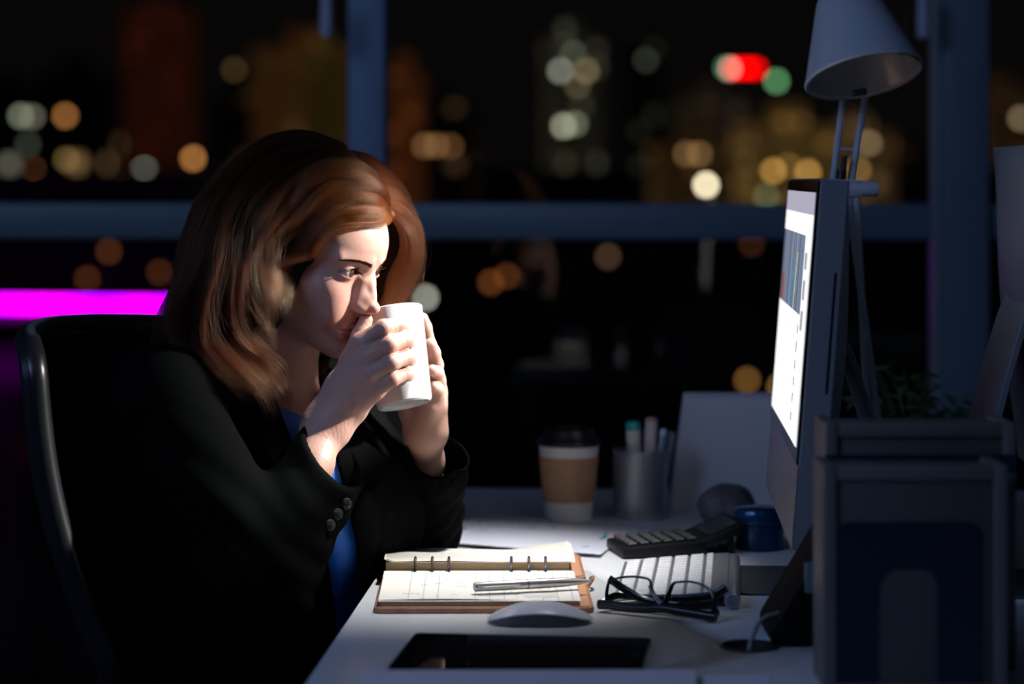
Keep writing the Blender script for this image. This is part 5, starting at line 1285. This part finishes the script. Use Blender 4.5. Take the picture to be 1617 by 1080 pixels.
A = [
 [(622,340,2.80),(592,346,2.785),(560,356,2.765),(526,372,2.75),(492,392,2.742),(464,414,2.738),(450,440,2.736),(450,472,2.735)],
 [(616,330,2.80),(585,326,2.785),(545,326,2.76),(500,342,2.742),(462,370,2.733),(440,408,2.728),(438,446,2.728),(452,482,2.732)],
 [(608,318,2.805),(575,300,2.785),(530,292,2.76),(480,306,2.742),(445,338,2.73),(427,382,2.722),(428,432,2.722),(450,486,2.73)],
 [(600,300,2.81),(560,270,2.79),(505,266,2.765),(450,290,2.74),(413,340,2.722),(396,400,2.714),(398,455,2.712),(415,505,2.715),(420,545,2.72)],
 [(585,275,2.82),(530,246,2.80),(470,250,2.77),(410,290,2.735),(374,350,2.715),(356,420,2.705),(346,480,2.70),(360,540,2.70),(400,590,2.705),(440,625,2.72),(452,650,2.73)],
 [(560,250,2.84),(500,228,2.82),(430,242,2.785),(368,292,2.745),(334,355,2.722),(318,420,2.71),(304,480,2.70),(312,545,2.695),(360,590,2.695),(412,615,2.705),(436,650,2.72)],
 [(545,236,2.855),(480,218,2.845),(405,238,2.81),(345,298,2.775),(315,370,2.75),(298,440,2.735),(275,500,2.72),(290,556,2.705),(335,585,2.70),(395,600,2.71)],
 [(535,229,2.87),(465,216,2.87),(388,248,2.85),(335,308,2.825),(306,380,2.80),(284,450,2.78),(258,510,2.765),(244,553,2.75)],
 [(530,228,2.885),(465,218,2.90),(392,254,2.90),(340,315,2.885),(315,390,2.87),(295,460,2.855),(270,520,2.84),(255,556,2.82)],
 [(535,232,2.90),(475,226,2.925),(405,262,2.94),(352,330,2.94),(330,410,2.93),(315,480,2.92),(310,550,2.90),(330,610,2.88)]]
B = [
 [(620,338,2.815),(632,352,2.835),(641,378,2.85),(642,415,2.865),(628,450,2.875),(612,482,2.88),(606,510,2.885)],
 [(610,320,2.82),(634,328,2.85),(650,356,2.87),(653,400,2.885),(642,440,2.895),(626,472,2.90),(634,505,2.905)],
 [(600,298,2.83),(628,308,2.865),(647,342,2.895),(655,392,2.91),(646,435,2.92),(622,480,2.92),(600,520,2.93),(585,560,2.93)],
 [(588,272,2.845),(616,282,2.885),(640,318,2.92),(651,375,2.94),(644,425,2.945),(618,480,2.945),(575,540,2.94),(530,580,2.93),(505,612,2.925)],
 [(570,250,2.86),(603,262,2.905),(630,300,2.94),(642,360,2.965),(632,420,2.97),(600,480,2.965),(555,540,2.955),(520,590,2.94),(510,620,2.935)],
 [(552,238,2.875),(588,250,2.92),(612,295,2.955),(620,360,2.98),(600,430,2.985),(560,490,2.975),(520,550,2.96),(490,610,2.94)]]
_t = time.time(); SP, SR = [], []
def addh(*a, **k):
    p_, r_ = sheet_hair(*a, **k); SP.append(p_); SR.append(r_)
addh(A[:4], 4600, .014, .006, .0045, 5, .0016, seed=1, gwave=.011, ends=(.62, 1.0))
addh(B, 5600, .012, .005, .0045, 6, .0012, seed=2, gwave=.005, gf=12)
addh(A[:4], 700, .0, .006, .006, 5, .003, seed=4, spread=.003, ends=(.6, 1.0), rad=.00009)
addh(B[:4], 700, .0, .008, .006, 5, .004, seed=5, spread=.004, ends=(.6, 1.0), rad=.00008)
addh(B[:5], 260, .0, .016, .014, 3, .010, seed=11, spread=.012, ends=(.7, 1.0), rad=.00007); addh(A[2:8], 420, .0, .016, .014, 3, .010, seed=12, spread=.012, ends=(.5, 1.0), rad=.00007)
SP1, SR1 = np.concatenate(SP), np.concatenate(SR); SP, SR = [], []
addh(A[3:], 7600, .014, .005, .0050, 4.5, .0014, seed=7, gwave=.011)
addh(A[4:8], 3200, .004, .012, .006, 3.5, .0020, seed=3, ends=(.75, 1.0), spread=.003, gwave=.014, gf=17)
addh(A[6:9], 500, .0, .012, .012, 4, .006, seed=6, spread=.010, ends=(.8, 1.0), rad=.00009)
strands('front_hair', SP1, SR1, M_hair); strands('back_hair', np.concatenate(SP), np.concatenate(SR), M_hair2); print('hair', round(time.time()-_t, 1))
# ---------------------------------------------------------------- office chair
M_chair = mat('chair_frame', (.012, .013, .015), .32); M_net = noisy(mat('chair_mesh', (.010, .014, .045), .7), 400, (.006, .009, .03), (.012, .017, .055), .5, 900)
chair = thing('office_chair', 'black mesh back office chair behind the woman', 'chair', (-.42, 2.86, 0))
CI = Matrix.Translation(-chair.location)
TL, TR_, = PP(52, 556, 2.60), PP(330, 516, 3.05)
BLn, BR_n = PP(190, 1090, 2.60), PP(440, 985, 3.05)
def cb(u, v, bow=0):      # u: near -> far, v: top -> bottom
    p_ = TL*(1-u)*(1-v)+TR_*u*(1-v)+BLn*(1-u)*v+BR_n*u*v; return p_+V3(-.085*math.sin(math.pi*u)-.022*math.sin(math.pi*v)+bow, 0, .012*math.sin(math.pi*u)*(1-v))
outl = [cb(u, v) for u, v in rrect(1, 1, .085, 6, .5, .5)]
ol = [outl[i] for i in range(len(outl))]
dense = []
for i in range(len(ol)):
    a, b_ = ol[i], ol[(i+1) % len(ol)]; n_ = max(1, int(np.linalg.norm(b_-a)/.03))
    for j in range(n_): dense.append(Vector(a+(b_-a)*j/n_)-chair.location)
# project the long sides on the bowed surface
def rr_pts():
    pts = []; P4 = rrect(1, 1, .085, 6, .5, .5)
    for i in range(len(P4)):
        (a, b_), (c_, d_) = P4[i], P4[(i+1) % len(P4)]; n_ = max(1, int(math.hypot(c_-a, d_-b_)/.05))
        for j in range(n_): t = j/n_; pts.append(Vector(cb(min(max(a+(c_-a)*t, 0), 1), min(max(b_+(d_-b_)*t, 0), 1)))-chair.location)
    return pts
rp_ = rr_pts()
MB().tube(rp_, .0145, 12, closed=True).build('back_frame', M_chair, chair)
MB().tube([p_+Vector((-.004, -.004, 0)) for p_ in rp_[:]], .0105, 10, closed=True).build('frame_welt', M_black, chair)
nu, nv2 = 46, 52
k = MB(); e_ = .0012
for i in range(nu):
    u = (i+.5)/nu; q_ = [Vector(cb(u, v, .004))-chair.location for v in np.linspace(.02, .98, 14)]
    for j in range(13): k.add([q_[j]+Vector((0, -e_, 0)), q_[j]+Vector((0, e_, 0)), q_[j+1]+Vector((0, e_, 0)), q_[j+1]+Vector((0, -e_, 0))], [(0, 1, 2, 3)])
for i in range(nv2):
    v = (i+.5)/nv2; q_ = [Vector(cb(u, v, .004))-chair.location for u in np.linspace(.02, .98, 12)]
    for j in range(11): k.add([q_[j]+Vector((0, 0, -e_)), q_[j]+Vector((0, 0, e_)), q_[j+1]+Vector((0, 0, e_)), q_[j+1]+Vector((0, 0, -e_))], [(0, 1, 2, 3)])
o = k.build('back_mesh', M_net, chair, smooth=False); o['kind'] = 'stuff'
gu_, gv_ = np.meshgrid(np.linspace(.01, .99, 16), np.linspace(.01, .99, 16)); q_ = [Vector(cb(a, b_, .0))-chair.location for a, b_ in zip(gu_.ravel(), gv_.ravel())]
MB().add(q_+[p_+Vector((-.003, 0, 0)) for p_ in q_], [(j*16+i, j*16+i+1, (j+1)*16+i+1, (j+1)*16+i) for j in range(15) for i in range(15)]+[(256+j*16+i, 256+(j+1)*16+i, 256+(j+1)*16+i+1, 256+j*16+i+1) for j in range(15) for i in range(15)]).build('back_pad', M_net, chair)
MB().prism(rrect(.50, .50, .08), .405, .475, Matrix.Translation((.09, 0, 0)) @ Matrix.Rotation(-.5, 4, 'Z')).build('seat', M_net, chair, .02)
MB().lathe([(.03, .10), (.03, .40), (.06, .405)], Matrix.Translation((.06, 0, 0)), 20).build('gas_column', M_chair, chair)
MB().tube([Vector((BLn+BR_n)/2)-chair.location+Vector((-.02, 0, 0)), (-.08, 0, .42), (.05, 0, .40)], .02, 10).build('back_bar', M_chair, chair)
for i in range(5):
    a_ = 2*math.pi*i/5+.3; MB().tube([(.06, 0, .10), (.06+.28*math.cos(a_), .28*math.sin(a_), .065)], [.025, .015], 10).build('base_arm', M_chair, chair)
    MB().lathe([(.0001, -.012), (.025, -.012), (.027, 0), (.025, .012), (.0001, .012)], Matrix.Translation((.06+.28*math.cos(a_), .28*math.sin(a_), .0275)) @ Matrix.Rotation(a_+1.57, 4, 'Z') @ Matrix.Rotation(math.pi/2, 4, 'X'), 20, cap=False).build('caster', M_black, chair)
# ---------------------------------------------------------------- mug held in both hands
mug = thing('coffee_mug', 'tall white ceramic mug held to the woman\'s lips', 'mug', Vector(MA))
qm = Vector((0, 0, 1)).rotation_difference(Vector(MAX)).to_matrix().to_4x4()
M_cer = mat('white_ceramic', (.82, .82, .83), .12, 0, .5)
MB().lathe([(.0001, .0035), (.0235, .0035), (.0262, .0008), (.0300, .0), (.0322, .0022), (.0330, .008), (.0368, MHT*.5), (.0405, MHT*.93), (.0412, MHT-.001), (.0405, MHT), (.0392, MHT-.0008), (.0382, MHT*.93), (.034, MHT*.5), (.030, .010), (.026, .0065), (.0001, .006)], qm, 72, cap=False).build('mug_body', M_cer, mug)
MB().lathe([(.0001, .078), (.0355, .078)], qm, 48, cap=False).build('coffee', mat('coffee', (.03, .012, .006), .1), mug)
